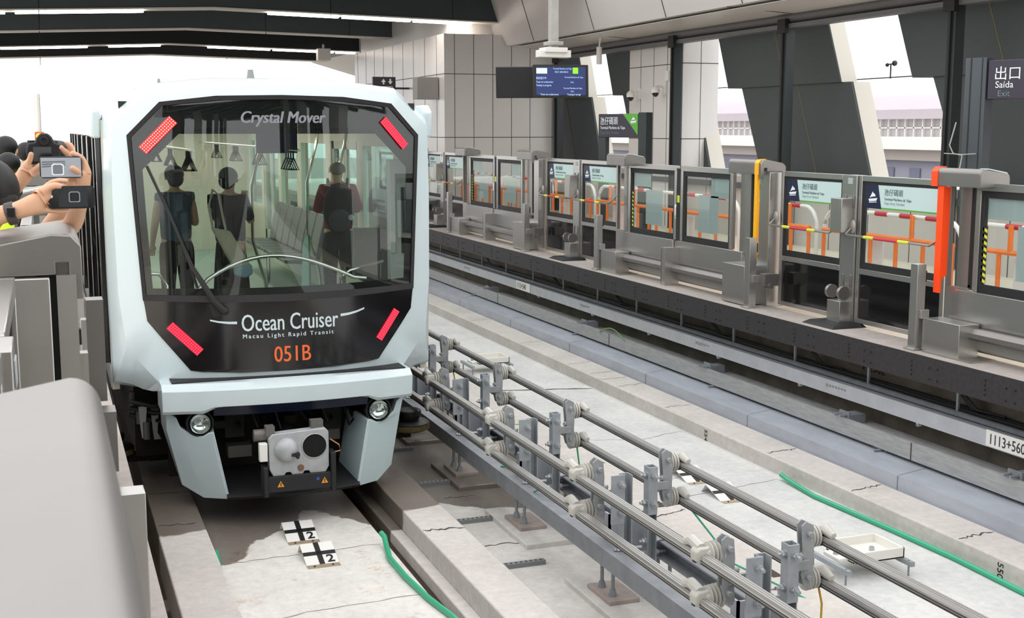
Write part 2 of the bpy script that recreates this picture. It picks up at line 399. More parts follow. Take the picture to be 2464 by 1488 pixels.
for k, z_ in enumerate((.672, .675, .67)):
    m = MB(); m.tube([(7.49 + k * .045, y_, z_ + .006 * math.sin(y_ * 2 + k)) for y_ in [2 + i * .8 for i in range(55)]], .018, 6)
    along('cable', ['black cable lying on the tray below the far platform, nearest the track', 'black cable lying on the tray below the far platform, in the middle', 'black cable lying on the tray below the far platform, nearest the wall'][k], 'cable', m, CABLE)
m = MB(); m.tube([(7.5, y_, .915 + .004 * math.sin(y_ * 3)) for y_ in [2 + i * .8 for i in range(55)]], .014, 6)
along('conduit', 'thin dark conduit running just beneath the black platform band', 'conduit', m, CABLE)
for k, y_ in enumerate((8.6, 10.9, 13.0, 15.7, 18.0, 21.2)):
    m = MB()
    for q in range(3): m.tube([(7.5, y_ + q * .035, .93), (7.47, y_ + q * .03 - .01, .8), (7.5, y_ + q * .03 - .12, .70), (7.56, y_ - .4, .69)], .013, 6)
    along('cable_drop', ['nearest', 'second nearest', 'third nearest', 'fourth nearest', 'fifth nearest', 'farthest'][k] + ' bunch of black cables dropping from the platform band to the tray', 'cable', m, CABLE)['group'] = 'cable drops below the far platform'
# near (left) platform
struct('near_platform_edge_strip', MB().box(-.14, .38, .3, 50, 1.0, 1.16), EDGE)
struct('near_platform_floor', MB().box(-4.5, -.14, -2, 50, .95, 1.16), MATS['platform_tiles'])
struct('wall_under_near_platform', MB().box(-.5, -.37, .3, 50, -.5, .96), WALLD)
struct('wall_pit_side', MB().box(.2, .31, .3, 50, -.6, -.1), PIT)
# ================================================================ STATION SHELL
def panelwall(name, poly, axis, a, b, joints, mt=PANEL):
    m = MB(); m.prism(poly, axis, a, b, 0)
    for j in joints: m.box(*j, 1)
    return struct(name, m, [mt, CRK])
# clad block beside the platform
YB = 28.5
m = MB(); m.box(8.97, 11.75, YB, 37.5, 1.16, 5.36)
for x_ in (9.22, 9.70, 10.18, 10.66, 11.14, 11.72): m.box(x_, x_ + .012, YB - .004, YB, 1.16, 5.36, 1)
for z_ in (2.93, 4.42): m.box(8.97, 11.75, YB - .004, YB, z_, z_ + .015, 1); m.box(8.966, 8.97, YB, 37.5, z_, z_ + .015, 1)
for k in range(9): y_ = YB + 1.0 * (k + .6); m.box(8.966, 8.97, y_, y_ + .015, 1.16, 5.36, 1)
struct('wall_clad_block', m, [PANEL, CRK])
struct('wall_above_block', MB().box(9.2, 12.2, 29.0, 37.6, 5.36, 6.3), SOFF)
struct('wall_clad_upstand', MB().box(11.0, 11.9, 37.5, 46, 1.16, 4.9), PANEL)
# bulkhead with fascia and soffit above the platform
m = MB(); m.prism([(10.5,5.10),(11.9,5.02),(11.9,6.9),(9.9,6.9)], 'y', 6, 30.5)
for y_ in (11.4, 14.6, 17.6, 20.2, 23.3, 26.6): m.prism([(10.497,5.10),(9.897,6.9),(9.89,6.9),(10.49,5.10)], 'y', y_, y_ + .015, 1)
m.box(10.6, 11.85, 6, 28, 5.05, 5.062, 0)
for y_ in (12.2, 18.1, 24.2): m.prism([(10.5,5.096),(11.9,5.016),(11.9,5.01),(10.5,5.09)], 'y', y_, y_ + .02, 1)
struct('ceiling_bulkhead', m, [SOFF, CRK])
m = MB(); m.prism([(9.6,5.6),(11.9,4.95),(11.9,6.6),(9.6,6.6)], 'y', 38, 47); m.build('ceiling_bracket', SOFF)['kind'] = 'structure'
# roof deck and beams
DECK = mat('roof_deck_grey', '#6a6b6c', .6, 0, .06, 1)
FLG = mat('beam_flange_pale', '#d9d2cc', .5)
for xs, zs in (((-7, 3.7), (5.85, 6.42)), ((3.7, 12.4), (6.42, 6.25))):
    m = MB(); m.prism([(xs[0], zs[0]), (xs[1], zs[1]), (xs[1], zs[1] + .15), (xs[0], zs[0] + .15)], 'y', 23.5, 48)
    struct('ceiling_deck', m, DECK)
BE = [(23.2, 5.80, .45, BEAMK, 9.9, 1), (28.5, 5.76, .45, BEAMK, 12.0, 1), (34.0, 5.72, .42, BEAMK, 10.2, 1), (39.5, 5.68, .42, BEAMK2, 11.0, 1), (45.0, 5.66, .42, BEAMK2, 11.7, 1)]
for i, (y_, zr, wd, bm_, xr, lit) in enumerate(BE):
    for (xa, za, xb, zb) in ((-7, zr - .46, 3.7, zr), (3.7, zr, xr, zr - .02 * (xr - 3.7))):
        m = MB(); m.prism([(xa, za + .03), (xb, zb + .03), (xb, 6.4), (xa, 6.4 if xa > 0 else 5.9)], 'y', y_, y_ + wd, 0)
        m.prism([(xa, za), (xb, zb), (xb, zb + .03), (xa, za + .03)], 'y', y_ - .03, y_ + wd + .03, 1)
        for q in (.31, .66): x_ = xa + (xb - xa) * q; m.box(x_, x_ + .02, y_ - .004, y_, zb - .1 if False else min(za, zb) + .05, 6.2, 2)
        struct('ceiling_beam', m, [bm_, FLG, BLACKM])
# linear lamps below beams
names = ['nearest', 'second', 'third', 'farthest']
nl = 0
for bi, spans in ((1, [(-3.2, -.6), (-.4, 2.2), (4.9, 6.5), (6.6, 8.2), (8.3, 9.7)]), (3, [(-4, -1.2), (-1, 1.4), (2.0, 3.5), (4.9, 6.8), (6.9, 8.8), (8.9, 9.5)])):
    y_, zr, wd = BE[bi][:3]
    for k, (xa, xb) in enumerate(spans):
        f = lambda x: (zr - .46 * (3.7 - x) / 10.7) if x < 3.7 else zr - .02 * (x - 3.7)
        m = MB(); m.prism([(xa, f(xa) - .05), (xb, f(xb) - .05), (xb, f(xb) - .003), (xa, f(xa) - .003)], 'y', y_ + .12, y_ + .3)
        t = tag(m.build('linear_lamp', LAMP_W), 'linear ceiling lamp number %s from the left under the %s roof beam' % (['one', 'two', 'three', 'four', 'five', 'six'][k], 'nearest slate' if bi == 1 else 'third'), 'lamp', 'linear lamps under the roof beams'); nl += 1
for k, (x_, y_, z_) in enumerate([(1.35, 31.6, 6.29), (8.6, 31.4, 6.32), (6.95, 30.2, 6.35), (10.9, 27.2, 6.27)]):
    m = MB(); m.lathe((x_, y_, z_ - .06), (0, 0, 1), [(0, .13), (.03, .16), (.06, .16)], 18, 0); m.lathe((x_, y_, z_ - .064), (0, 0, 1), [(0, .10), (.003, .11)], 18, 1)
    tag(m.build('downlight', [WHITE, LAMP_W]), 'round recessed downlight in the roof deck, ' + ['far left one above the train', 'right one beside the clad block', 'middle one right of the roof ridge', 'one near the top of the monitor pole'][k], 'lamp', 'downlights in the roof deck')
m = MB(); m.box(8.15, 8.55, 38.9, 39.2, 5.25, 5.62); m.cyl((8.35, 39.05, 5.6), (8.35, 39.05, 5.75), .04, 8)
tag(m.build('ceiling_speaker_box', WHITE, bevel=.02), 'small white box hanging from the black roof beam above the train', 'box')
# facade: shutter boxes, mullions, columns, fins
m = MB(); m.lathe((11.85, 6, 4.98), (0, 1, 0), [(0, .10), (22.4, .10)], 14); m.box(11.75, 11.95, 6, 28.4, 4.80, 4.87); m.box(11.9, 12.0, 6, 28.4, 4.83, 5.1)
struct('trim_shutter_housing', m, SHUT)
for y_ in (10.1, 14.1, 18.25, 22.2, 28.2):
    m = MB(); m.box(11.74, 11.9, y_, y_ + .17, 1.16, 4.95); m.box(11.70, 11.745, y_ + .06, y_ + .11, 1.16, 4.95, 1); m.box(11.68, 11.76, y_ - .03, y_ + .2, 4.72, 4.95, 1)
    struct('trim_mullion', m, [DARKST, BLACKM])
m = MB(); m.box(11.95, 12.75, 22.25, 24.65, 1.16, 5.1)
for y_ in (22.9, 23.5, 24.1): m.box(11.946, 11.95, y_, y_ + .012, 1.16, 5.1, 1)
for z_ in (2.93, 4.42): m.box(11.946, 11.95, 22.25, 24.65, z_, z_ + .015, 1); m.box(11.95, 12.75, 22.246, 22.25, z_, z_ + .015, 1)
m.box(12.35, 12.36, 22.246, 22.25, 1.16, 5.1, 1)
struct('wall_facade_column', m, [PANEL, CRK])
m = MB(); m.box(12.0, 12.15, 5, 28.4, 1.16, 2.28)
for k in range(22): y_ = 6 + k * 1.02; m.box(11.996, 12.0, y_, y_ + .012, 1.16, 2.28, 1)
struct('wall_parapet', m, [mat('parapet_grey', '#c3bcb8', .5, 0, .04, 1), CRK])
struct('trim_parapet_rail', MB().box(11.9, 12.0, 5, 28.4, 2.06, 2.16), mat('rail_dark_grey', '#55565a', .5))
def fin(up_, lo_, xi=12.4):
    m = MB()
    m.prism(up_, 'x', xi, xi + .32, 0)
    m.prism(lo_, 'x', xi + .06, xi + .42, 0)
    # pale fin sides, sky light put into their colour, proud of the near edge
    a, b = up_[1], up_[2]; m.prism([(a[0] - .012, a[1]), (b[0] - .012, b[1]), b, a], 'x', xi + .02, xi + .32, 1)
    a, b = lo_[1], lo_[2]; m.prism([(a[0] - .012, a[1]), (b[0] - .012, b[1]), b, a], 'x', xi + .1, xi + .42, 1)
    c1 = .55
    def seam(P, x_):
        p = [P[0][0] * (1 - c1) + P[1][0] * c1, P[3][0] * (1 - c1) + P[2][0] * c1]
        m.prism([(p[0], P[0][1]), (p[0] + .02, P[0][1]), (p[1] + .02, P[3][1]), (p[1], P[3][1])], 'x', x_ - .004, x_, 2)
    seam(up_, xi); seam(lo_, xi + .06)
    return struct('facade_fin', m, [FIN, FINL, mat('fin_seam', '#6f6549', .6)])
# quads as (Y,Z): top far, top near, bottom near, bottom far
for s_ in (-9.4, -5.45, 0, 5.2, 10.4):
    fin([(21.78 + s_, 5.15), (18.15 + s_, 5.15), (17.62 + s_, 3.9), (21.25 + s_, 3.9)], [(20.85 + s_, 3.9), (17.42 + s_, 3.9), (16.4 + s_, 1.3), (19.6 + s_, 1.3)])
m = MB(); m.tube([(13.9, 6, 4.02), (13.9, 40, 4.02)], .012, 6)
along('tension_wire', 'thin green wire strung outside the facade between the charcoal fins', 'wire', m, DARKST)
for k, y_ in enumerate((16.9, 18.3, 24.7, 26.1, 31.6, 33.2)):
    m = MB(); m.cyl((13.9, y_, 4.0), (13.9, y_, 4.24), .014, 6); m.ball((13.9, y_ - .1, 4.26), .05, n=8, k=6); m.ball((13.9, y_ + .1, 4.24), .035, n=8, k=6); m.cyl((13.9, y_ - .1, 4.25), (13.9, y_ + .1, 4.25), .012, 6)
    tag(m.build('bird_deterrent', DARKST), 'small dark spinner on the outside wire, number %s from the right' % ['one', 'two', 'three', 'four', 'five', 'six'][k], 'spinner', 'spinners on the wire outside the facade')
# ---------------------------------------------------------------- signs, monitor, cameras
struct('ceiling_pole_arm', MB().box(7.9, 10.3, 19.3, 19.5, 6.5, 6.66), BEAMK)
mo = thing('departure_monitor', (8.0, 19.4, 3.72), 'double sided blue screen departure monitor hanging from a ceiling pole', 'monitor')
m = MB(); m.box(7.93, 8.07, 19.33, 19.47, 4.42, 6.5); m.box(7.87, 8.13, 19.27, 19.53, 5.52, 5.58); m.box(7.87, 8.13, 19.27, 19.53, 4.5, 4.56); m.build('pole', mat('pole_galvanised', '#b5b4b0', .5, .3, .15, 8), mo, bevel=.01)
m = MB(); m.box(7.72, 8.28, 19.3, 19.5, 4.3, 4.42); m.box(7.8, 8.2, 19.25, 19.55, 4.38, 4.46); m.build('bracket', WHITE, mo, bevel=.01)
def scr(name, ang, off, front, w_=.93, h_=.54):
    rt = Matrix.Rotation(ang, 3, 'Z') @ Matrix.Rotation(R(-6), 3, 'X'); c = Vector((7.96, 19.4, 3.93)) + Vector(off)
    T = lambda x, y, z: c + rt @ Vector((x, y, z))
    m = MB(T); m.box(-w_/2, w_/2, -.04, .04, -h_/2, h_/2, 0); o = m.build(name, BLACKM, mo, bevel=.012)
    if front:
        m = MB(T); m.box(-w_/2 + .05, w_/2 - .05, -.046, -.041, -h_/2 + .04, h_/2 - .04, 0); m.build('display', emis('screen_blue', '#1b2c5e', .42), o)
        m = MB(T); m.box(-.41, -.23, -.05, -.046, .12, .21, 0); m.build('display_badge', emis('screen_pale', '#bcd6cc', .6), o)
        m = MB(T); m.box(.2, .29, -.05, -.046, .12, .22, 0); m.build('display_icon', emis('screen_lime', '#7fd020', .6), o)
        tb = emis('screen_text', '#a9bfe6', .6)
        for s_, x_, z_, sz in (('Terminal Maritimo da Taipa', -.13, .19, .035), ('Teste em andamento', -.42, -.03, .042), ('Testing in progress', -.42, -.085, .042), ('Terminal Maritimo da Taipa', .06, .05, .035), ('2min', .16, -.03, .035), ('Terminal Maritimo da Taipa', .04, -.13, .035), ('5min', .16, -.18, .035), ('Teste em andamento', -.35, -.235, .045), ('Testing in progr', .1, -.235, .045), ('05:31 2024-08-21', -.1, .135, .04), ('測試進行中', -.42, .03, .045)):
            text('display_text', s_, sz, lambda u, v, k, x_=x_, z_=z_: T(x_ + u, -.0465 - k, z_ + v), tb, o, xs=.8)
    return o
scr('screen', R(-12), (.12, -.12, -.02), True); scr('rear_screen', R(150), (-.3, .5, -.02), False, .93, .52)
# station name sign
sg = thing('station_name_sign', (9.5, 19.6, 1.16), 'dark aubergine station name sign with green corner on a frame behind the gates', 'sign')
T = lambda x, y, z: Vector((9.5, 20.87, 2.0)) + Matrix.Rotation(R(-68), 3, 'Z') @ Vector((x, y, z))
m = MB(T); m.box(0, .98, 0, .12, .98, 1.40); m.build('board', SIGNP, sg, bevel=.01)
m = MB(T); m.box(.98, 1.16, -.01, .16, -.84, 1.42); m.build('end_post', DARKST, sg)
m = MB(T); m.box(0, .17, .01, .11, -.84, .98); m.build('post', mat('post_pale', '#3b3e42', .5), sg)
m = MB(T); m.prism([(.60, 1.40), (.96, 1.40), (.96, 1.02)], 'y', -.006, -.001); m.build('green_corner', SIGNG, sg, label='bright green triangle with a ferry icon')
def ship(T_, x, z, s_, mt, par, d=-.008):
    m = MB(lambda a, y, c: T_(x + a * s_, y, z + c * s_))
    m.prism([(-.5, -.1), (.5, .0), (.38, -.2), (-.4, -.26)], 'y', d, d + .003); m.prism([(-.35, -.02), (-.05, .42), (.0, .38), (-.22, .02)], 'y', d, d + .003)
    m.prism([(-.2, .05), (.3, .12), (.15, .3), (-.02, .33)], 'y', d, d + .003); m.prism([(-.42, -.3), (.42, -.26), (.42, -.31), (-.42, -.36)], 'y', d, d + .003)
    return m.build('ferry_icon', mt, par)
ship(T, .86, 1.28, .15, TXTW, sg, -.012)
text('station_name', '氹仔碼頭', .15, lambda u, v, k: T(.05 + u, -.002 - k, 1.22 + v), TXTW, sg, xs=.72)
text('station_name', 'Terminal Marítimo da Taipa', .075, lambda u, v, k: T(.05 + u, -.002 - k, 1.13 + v), TXTW, sg, xs=.72)
text('station_name', 'Taipa Ferry Terminal', .075, lambda u, v, k: T(.05 + u, -.002 - k, 1.04 + v), TXTG, sg, xs=.72)
# exit sign
es = thing('exit_sign', (9.5, 10.9, 1.16), 'tall aubergine exit sign with stair pictogram at the right edge', 'sign')
T2 = lambda x, y, z: Vector((9.5, 11.2, 0)) + Matrix.Rotation(R(-68), 3, 'Z') @ Vector((x, y, z))
m = MB(T2); m.box(0, .24, -.02, .16, 1.16, 3.89); m.box(.06, .075, -.026, -.018, 1.16, 3.89, 1); m.box(.19, .2, -.026, -.018, 1.16, 3.89, 1); m.build('post', [mat('exit_post', '#4b5156', .4, .3), BLACKM], es, bevel=.01)
m = MB(T2); m.box(.25, 1.9, .0, .12, 3.44, 3.86); m.build('board', SIGNP, es, bevel=.008)
text('exit_text', '出口', .155, lambda u, v, k: T2(.32 + u, -.002 - k, 3.66 + v), TXTW, es)
text('exit_text', 'Saída', .10, lambda u, v, k: T2(.34 + u, -.002 - k, 3.565 + v), TXTW, es)
text('exit_text', 'Exit', .09, lambda u, v, k: T2(.37 + u, -.002 - k, 3.475 + v), TXTG, es)
m = MB(T2)
st = [(.66, 3.74), (.72, 3.74), (.72, 3.69), (.78, 3.69), (.78, 3.64), (.84, 3.64), (.84, 3.59), (.9, 3.59), (.9, 3.54), (.96, 3.54), (.96, 3.5), (1.02, 3.5), (1.02, 3.47), (.93, 3.47), (.93, 3.51), (.87, 3.51), (.87, 3.56), (.81, 3.56), (.81, 3.61), (.75, 3.61), (.75, 3.66), (.69, 3.66), (.69, 3.71), (.66, 3.71)]
m.prism(st, 'y', -.006, -.001); m.ball(T2(0,0,0)*0 + Vector((.86, -.003, 3.80)), .025, .003, .025, 10, 6); m.prism([(.84, 3.775), (.88, 3.77), (.9, 3.68), (.95, 3.6), (.92, 3.59), (.87, 3.66), (.85, 3.62), (.80, 3.58), (.82, 3.64), (.84, 3.69)], 'y', -.006, -.001); m.build('stair_pictogram', TXTW, es)
m = MB(); m.tube([(9.4, 11.2, 3.2), (9.36, 11.24, 2.95), (9.38, 11.2, 2.86), (9.42, 11.1, 2.84), (9.41, 11.12, 2.7)], .008, 6); m.tube([(9.34, 11.3, 2.86), (9.42, 11.1, 2.85), (9.5, 10.98, 2.86)], .006, 6)
along('tie_cord', 'thin pale cord knotted around the foot of the exit sign', 'cord', m, mat('cord_pale', '#a7a8a3', .7))
el = thing('lift_sign', (9.0, 31.5, 4.0), 'small navy lift sign hanging beside the clad block', 'sign')
m = MB(); m.box(8.0, 8.6, 31.5, 31.6, 3.98, 4.46); m.box(8.6, 8.97, 31.52, 31.58, 4.15, 4.2); m.build('board', SIGNP, el)
m = MB(); m.prism([(8.22, 4.33), (8.28, 4.41), (8.34, 4.33), (8.30, 4.33), (8.30, 4.27), (8.26, 4.27), (8.26, 4.33)], 'y', 31.494, 31.5); m.prism([(8.4, 4.35), (8.46, 4.27), (8.52, 4.35), (8.48, 4.35), (8.48, 4.41), (8.44, 4.41), (8.44, 4.35)], 'y', 31.494, 31.5)
for b_ in ((8.2, 8.53, 4.20, 4.22), (8.51, 8.53, 4.0, 4.22), (8.2, 8.22, 4.0, 4.22)): m.box(b_[0], b_[1], 31.494, 31.5, b_[2], b_[3])
m.build('lift_pictogram', TXTW, el)
m = MB(); m.box(8.9, 9.35, 29.1, 29.3, 3.86, 4.36); m.box(8.93, 8.97, 29.0, 29.1, 4.05, 4.2)
tag(MB().box(8.42, 8.95, 28.9, 29.3, 3.84, 4.36).build('plain_sign_back', mat('sign_back_grey', '#a19e9d', .6), bevel=.01), 'plain grey blank sign panel fixed to the clad block corner', 'sign')
def cctv(x, y, z, lab):
    t = thing('dome_camera', (x, y, z), lab, 'camera', 'white dome cameras on the facade column')
    m = MB(); m.box(x - .03, x + .02, y - .05, y + .05, z - .1, z + .12); m.tube([(x - .02, y, z + .05), (x - .14, y, z + .08), (x - .22, y, z + .05)], .025, 8); m.build('wall_bracket', WHITE, t)
    m = MB(); m.lathe((x - .22, y, z - .06), (0, 0, 1), [(0, .085), (.06, .09), (.11, .06), (.13, .03)], 16); m.build('housing', WHITE, t)
    m = MB(); m.ball((x - .22, y, z - .06), .07, .07, .085, 14, 8); m.build('dome', BLACK, t)
cctv(11.93, 24.1, 3.86, 'white dome camera nearer the clad block, left one of the pair on the column')
cctv(11.93, 22.95, 3.92, 'white dome camera on the column, right one of the pair')
tag(MB().box(11.86, 11.95, 22.7, 22.85, 4.1, 4.3).build('junction_box', WHITE, bevel=.01), 'small white junction box on the column above the dome cameras', 'box')
m = MB(); m.cyl((11.2, 24.6, 4.5), (11.2, 24.6, 4.86), .06, 12); m.tube([(11.2, 24.6, 4.86), (11.2, 24.55, 5.06)], .02, 6)
along('hanging_floodlight', 'white cylinder lamp hanging from the grey soffit', 'lamp', m, WHITE)
# ---------------------------------------------------------------- distance
LIL = mat('far_roof_lilac', '#b9b0b6', .8, 0, .03, .3); 
bd = thing('terminal_building', (60, 80, -6), 'pale low terminal building with curved roof beyond the facade openings', 'building')
m = MB(); m.prism([(60, 3.9), (60, 4.6), (62, 5.4), (68, 6.0), (85, 6.2), (85, 3.9)], 'y', 70, 128); m.build('roof', LIL, bd)
m = MB(); m.box(61, 84, 71, 127, 2.6, 3.9, 0)
for k in range(56): m.box(60.8, 61, 71 + k, 71.12 + k, 2.6, 3.9, 1)
m.box(60.8, 61, 71, 127, 3.2, 3.3, 1); m.build('window_band', [mat('far_window', '#b9b4b8', .5), WHITE], bd)
m = MB(); m.box(58, 85, 70, 128, 1.7, 2.6); m.build('terrace_wall', WHITE, bd)
m = MB(); m.box(59, 84, 70, 128, .9, 1.7); m.build('beige_band', mat('far_beige', '#b5aba6', .8), bd)
m = MB(); m.box(60, 84, 70, 128, -6, .9, 0)
for k in range(18): m.box(59.9, 60, 72 + k * 3, 73.2 + k * 3, -1.2, .3, 1)
m.build('corrugated_wall', [mat('far_corrugated', '#9a9aa8', .7), mat('far_pane', '#6f7388', .4)], bd)
m = MB(); m.tube([(57, 66, -6), (56.9, 66, 6.4), (56.6, 66, 7)], .2, 8); m.box(56, 57.6, 64, 68, 6.2, 6.5); m.box(56.3, 57.4, 64.6, 67.4, 5.2, 5.4)
along('catenary_mast', 'pale lamp mast standing outside left of the name sign', 'mast', m, WHITE)
m = MB(); m.lathe((34, 40.5, -4), (0, 0, 1), [(0, 1.5), (4.6, 1.6), (5.0, 1.1), (5.1, .7)], 18)
along('vent_drum', 'white rounded vent drum outside behind the orange marked gate', 'vent', m, WHITE)
struct('ground', MB().box(-200, 300, 20, 400, -6.4, -6), mat('far_ground', '#8d8b88', .9))
m = MB(); m.tube([(-.05, 24, 1.16), (-.05, 24, 3.75)], .05, 8)
bc = thing('signal_beacon', (-.05, 24, 1.16), 'orange glowing beacon on a pole above the raised cameras', 'beacon'); m.build('pole', WHITE, bc)
m = MB(); m.box(-.12, .04, 23.86, 23.94, 2.93, 3.08); m.build('beacon_back', mat('beacon_back', '#b56a3a', .5), bc); m = MB(); m.ball((-.04, 23.84, 3.0), .06, .03, .06); m.build('lens', emis('beacon_orange', '#ff8a20', 2), bc)

# ---------------------------------------------------------------- the station behind the photographer
struct('ceiling_deck_rear', MB().box(-12, 16, -70, -3, 5.95, 6.1), DECK)
for k in range(8):
    m = MB(); y_ = -4 - k * 6; m.box(-12, 16, y_, y_ + .45, 5.35, 5.95, 0); m.box(-12, 16, y_ - .03, y_ + .48, 5.32, 5.35, 1); struct('ceiling_beam', m, [BEAMK, FLG])
for k in range(6):
    y_ = -5 - k * 7
    struct('wall_rear_column', MB().box(-5.2, -4.5, y_ - 1.2, y_, 1.16, 5.95), PANEL if k % 2 else FIN)
    struct('wall_rear_column', MB().box(10.5, 11.6, y_ - 2.4, y_, 1.16, 5.95), FIN if k % 2 else PANEL)
struct('platform_floor_rear', MB().box(-12, -.14, -70, -2, .95, 1.16), MATS['platform_tiles'])
struct('platform_floor_rear', MB().box(7.1, 16, -70, 2, .95, 1.16), MATS['platform_tiles'])
struct('track_slab_rear', MB().box(-.14, 7.1, -70, .5, -.5, -.15), CONC)
struct('wall_rear_gates', MB().box(-.2, .0, -70, -.4, 1.16, 2.4), STEELD); struct('wall_rear_gates', MB().box(7.5, 7.6, -70, 2, 1.16, 2.4), STEELD)
# ================================================================ PLATFORM SCREEN DOORS
FROST = mat('frosted_film', '#b9c8c5', .7)
def bay(s, left, nm, caps=True, orange=False, yellow=False, parts='CDLEM', signs=True):
    """one bay of half-height platform doors; s = Y of the meeting edge of its two sliding leaves"""
    mx = (lambda x, y, z: (7.48 - x, y, z)) if left else (lambda x, y, z: (x, y, z))
    B = lambda: MB(mx)
    W = lambda x, y, z: Vector(mx(x, y, z))
    side = 'near platform' if left else 'far platform'
    def cap(ya, yb, where, strip, notch_end, nm2):
        dx = .042 if (left and s < 0) else 0
        t = thing('header_cap', W(7.55, (ya + yb) / 2, 2.6), 'stainless header cap ' + where + ', ' + nm, 'cap', 'header caps of the platform doors')
        pr = [(7.38 + dx, 2.63), (7.38 + dx, 2.74)] + [(7.38 + dx + .04 * (1 - math.cos(R(q))), 2.745 + .045 * math.sin(R(q))) for q in range(0, 91, 15)] + [(7.66, 2.755), (7.69, 2.735), (7.70, 2.71), (7.70, 2.63)]
        prn = [(7.38, 2.58), (7.38, 2.75), (7.41, 2.785), (7.47, 2.79), (7.66, 2.755), (7.70, 2.72), (7.70, 2.66), (7.46, 2.66), (7.46, 2.70), (7.42, 2.70), (7.42, 2.58)]
        m = B(); m.prism(pr, 'y', ya + (.04 if notch_end else 0), yb); m.build('cap_body', STEELB, t, bevel=.008)
        if notch_end: m = B(); m.prism(prn, 'y', ya, ya + .04); m.build('cap_end_plate', STEELB, t, bevel=.004)
        if strip:
            st = [(7.372, 2.625), (7.372, 2.755), (7.405, 2.793), (7.47, 2.798), (7.47, 2.79), (7.42, 2.785), (7.38, 2.75), (7.38, 2.625)]
            yy = (ya + .04, ya + .12) if notch_end else (yb - .06, yb + .02)
            m = B(); m.prism(st, 'y', *yy); m.build('marker_tape', strip, t, label=('yellow' if strip is YTAPE else 'orange') + ' tape wrapped over the cap edge')
        if not notch_end:
            m = B(); m.prism([(7.41, 2.786), (7.47, 2.794), (7.66, 2.76), (7.69, 2.725), (7.66, 2.75), (7.47, 2.785)], 'y', ya, ya + .09); m.build('translucent_cover', mat('cap_cover', '#c8d6d6', .35), t)
    if 'C' in parts: cap(s + (1.27 if s > 0 else .85), s + 1.86, 'at far end', ORAN if orange else None, False, nm)
    if 'D' in parts: cap(s - 2.17, s - 1.47, 'at near end', YTAPE if yellow else None, True, nm)
    def jamb(a, b, far):
        t = thing('door_jamb', W(7.6, (a + b) / 2, 1.16), 'stainless jamb with narrow pane at %s end, %s' % ('far' if far else 'near', nm), 'jamb', 'jambs of the platform doors')
        lo, hi = min(a, b), max(a, b)
        if far:   # jamb panel at far side, narrow pane next to leaf
            m = B(); m.box(7.62, 7.66, hi - .19, hi - .02, 1.2, 2.64); m.box(7.52, 7.56, hi - .02, hi + .01, 1.16, 2.62); m.build('jamb_panel', STEELD, t)
            m = B(); m.box(7.6, 7.64, lo, lo + .03, 1.74, 2.62); m.box(7.6, 7.64, hi - .22, hi - .19, 1.74, 2.62); m.box(7.6, 7.64, lo, hi - .19, 1.72, 1.76); m.build('pane_frame', BLACKM, t)
            m = B(); m.box(7.615, 7.625, lo + .03, hi - .22, 1.76, 2.62); m.build('pane', GLASS, t)
            m = B(); m.box(7.506, 7.56, lo + .02, hi - .022, 1.2, 1.74); m.build('lower_panel', STEEL, t)
        else:
            m = B(); m.box(7.62, 7.66, hi - .32, hi - .06, 1.2, 2.64); m.build('jamb_panel', STEELD, t)
            m = B(); m.box(7.6, 7.64, lo + .12, lo + .15, 1.68, 2.62); m.box(7.6, 7.64, hi - .35, hi - .32, 1.74, 2.62); m.box(7.6, 7.64, lo + .12, hi - .32, 1.66, 1.7); m.build('pane_frame', BLACKM, t)
            m = B(); m.box(7.615, 7.625, lo + .15, hi - .35, 1.7, 2.62); m.build('pane', GLASS, t)
            m = B(); m.box(7.48, 7.70, lo - .1, lo + .1, 1.16, 2.655); m.build('end_column', STEEL, t, bevel=.004)
            m = B(); m.box(7.506, 7.53, lo + .1, hi, 1.2, 1.66); m.build('lower_panel', STEEL, t)
            if left: m = B(); m.box(7.40, 7.46, lo - .08, lo + .02, 1.16, 2.66, 0); m.box(7.46, 7.52, lo - .04, lo + .02, 1.16, 2.66, 1); m.box(7.375, 7.40, lo - .06, lo - .0, 1.16, 2.4, 0); m.build('slot_column', [STEEL, BLACKM], t); m = B(); m.box(7.28, 7.37, lo + .3, lo + .42, 1.9, 2.12); m.box(7.30, 7.36, lo + .5, lo + .6, 2.12, 2.5); m.build('slot_bracket', STEELB, t)
            if yellow: m = B(); m.box(7.37, 7.40, lo - .02, lo + .04, 1.69, 2.64); m.build('yellow_strip', YTAPE, t)
        return t
    if 'C' in parts:
        t = jamb(s + 1.5, s + 1.80, True)
        if orange: m = B(); m.box(7.40, 7.42, s + 1.74, s + 1.82, 1.68, 2.63); m.prism([(7.42, 1.80), (7.475, 1.84), (7.475, 2.62), (7.42, 2.62)], 'y', s + 1.74, s + 1.755); m.build('orange_strip', ORAN, t)
    if 'D' in parts: jamb(s - 2.1, s - 1.3, False)
    def leaf(a, b, far):
        t = thing('sliding_door_leaf', W(7.57, (a + b) / 2, 1.18), '%s glazed sliding leaf, %s' % ('far' if far else 'near', nm), 'door', 'sliding leaves of the platform doors')
        m = B(); m.box(7.55, 7.60, a, b, 2.60, 2.665); m.box(7.55, 7.60, a, a + .06, 1.722, 2.6); m.box(7.55, 7.60, b - .06, b, 1.72, 2.6); m.build('leaf_frame', STEEL, t, bevel=.003)
        m = B(); a1, b1 = a + .06, b - .06; m.box(7.56, 7.59, a1, b1, 2.54, 2.60); m.box(7.56, 7.59, a1, b1, 1.70, 1.79); m.box(7.56, 7.59, a1, a1 + .035, 1.79, 2.54); m.box(7.56, 7.59, b1 - .05, b1, 1.79, 2.54); m.build('glass_border', BLACKM, t)
        m = B(); m.box(7.57, 7.58, a1 + .03, b1 - .04, 1.78, 2.55); m.build('pane', GLASS, t)
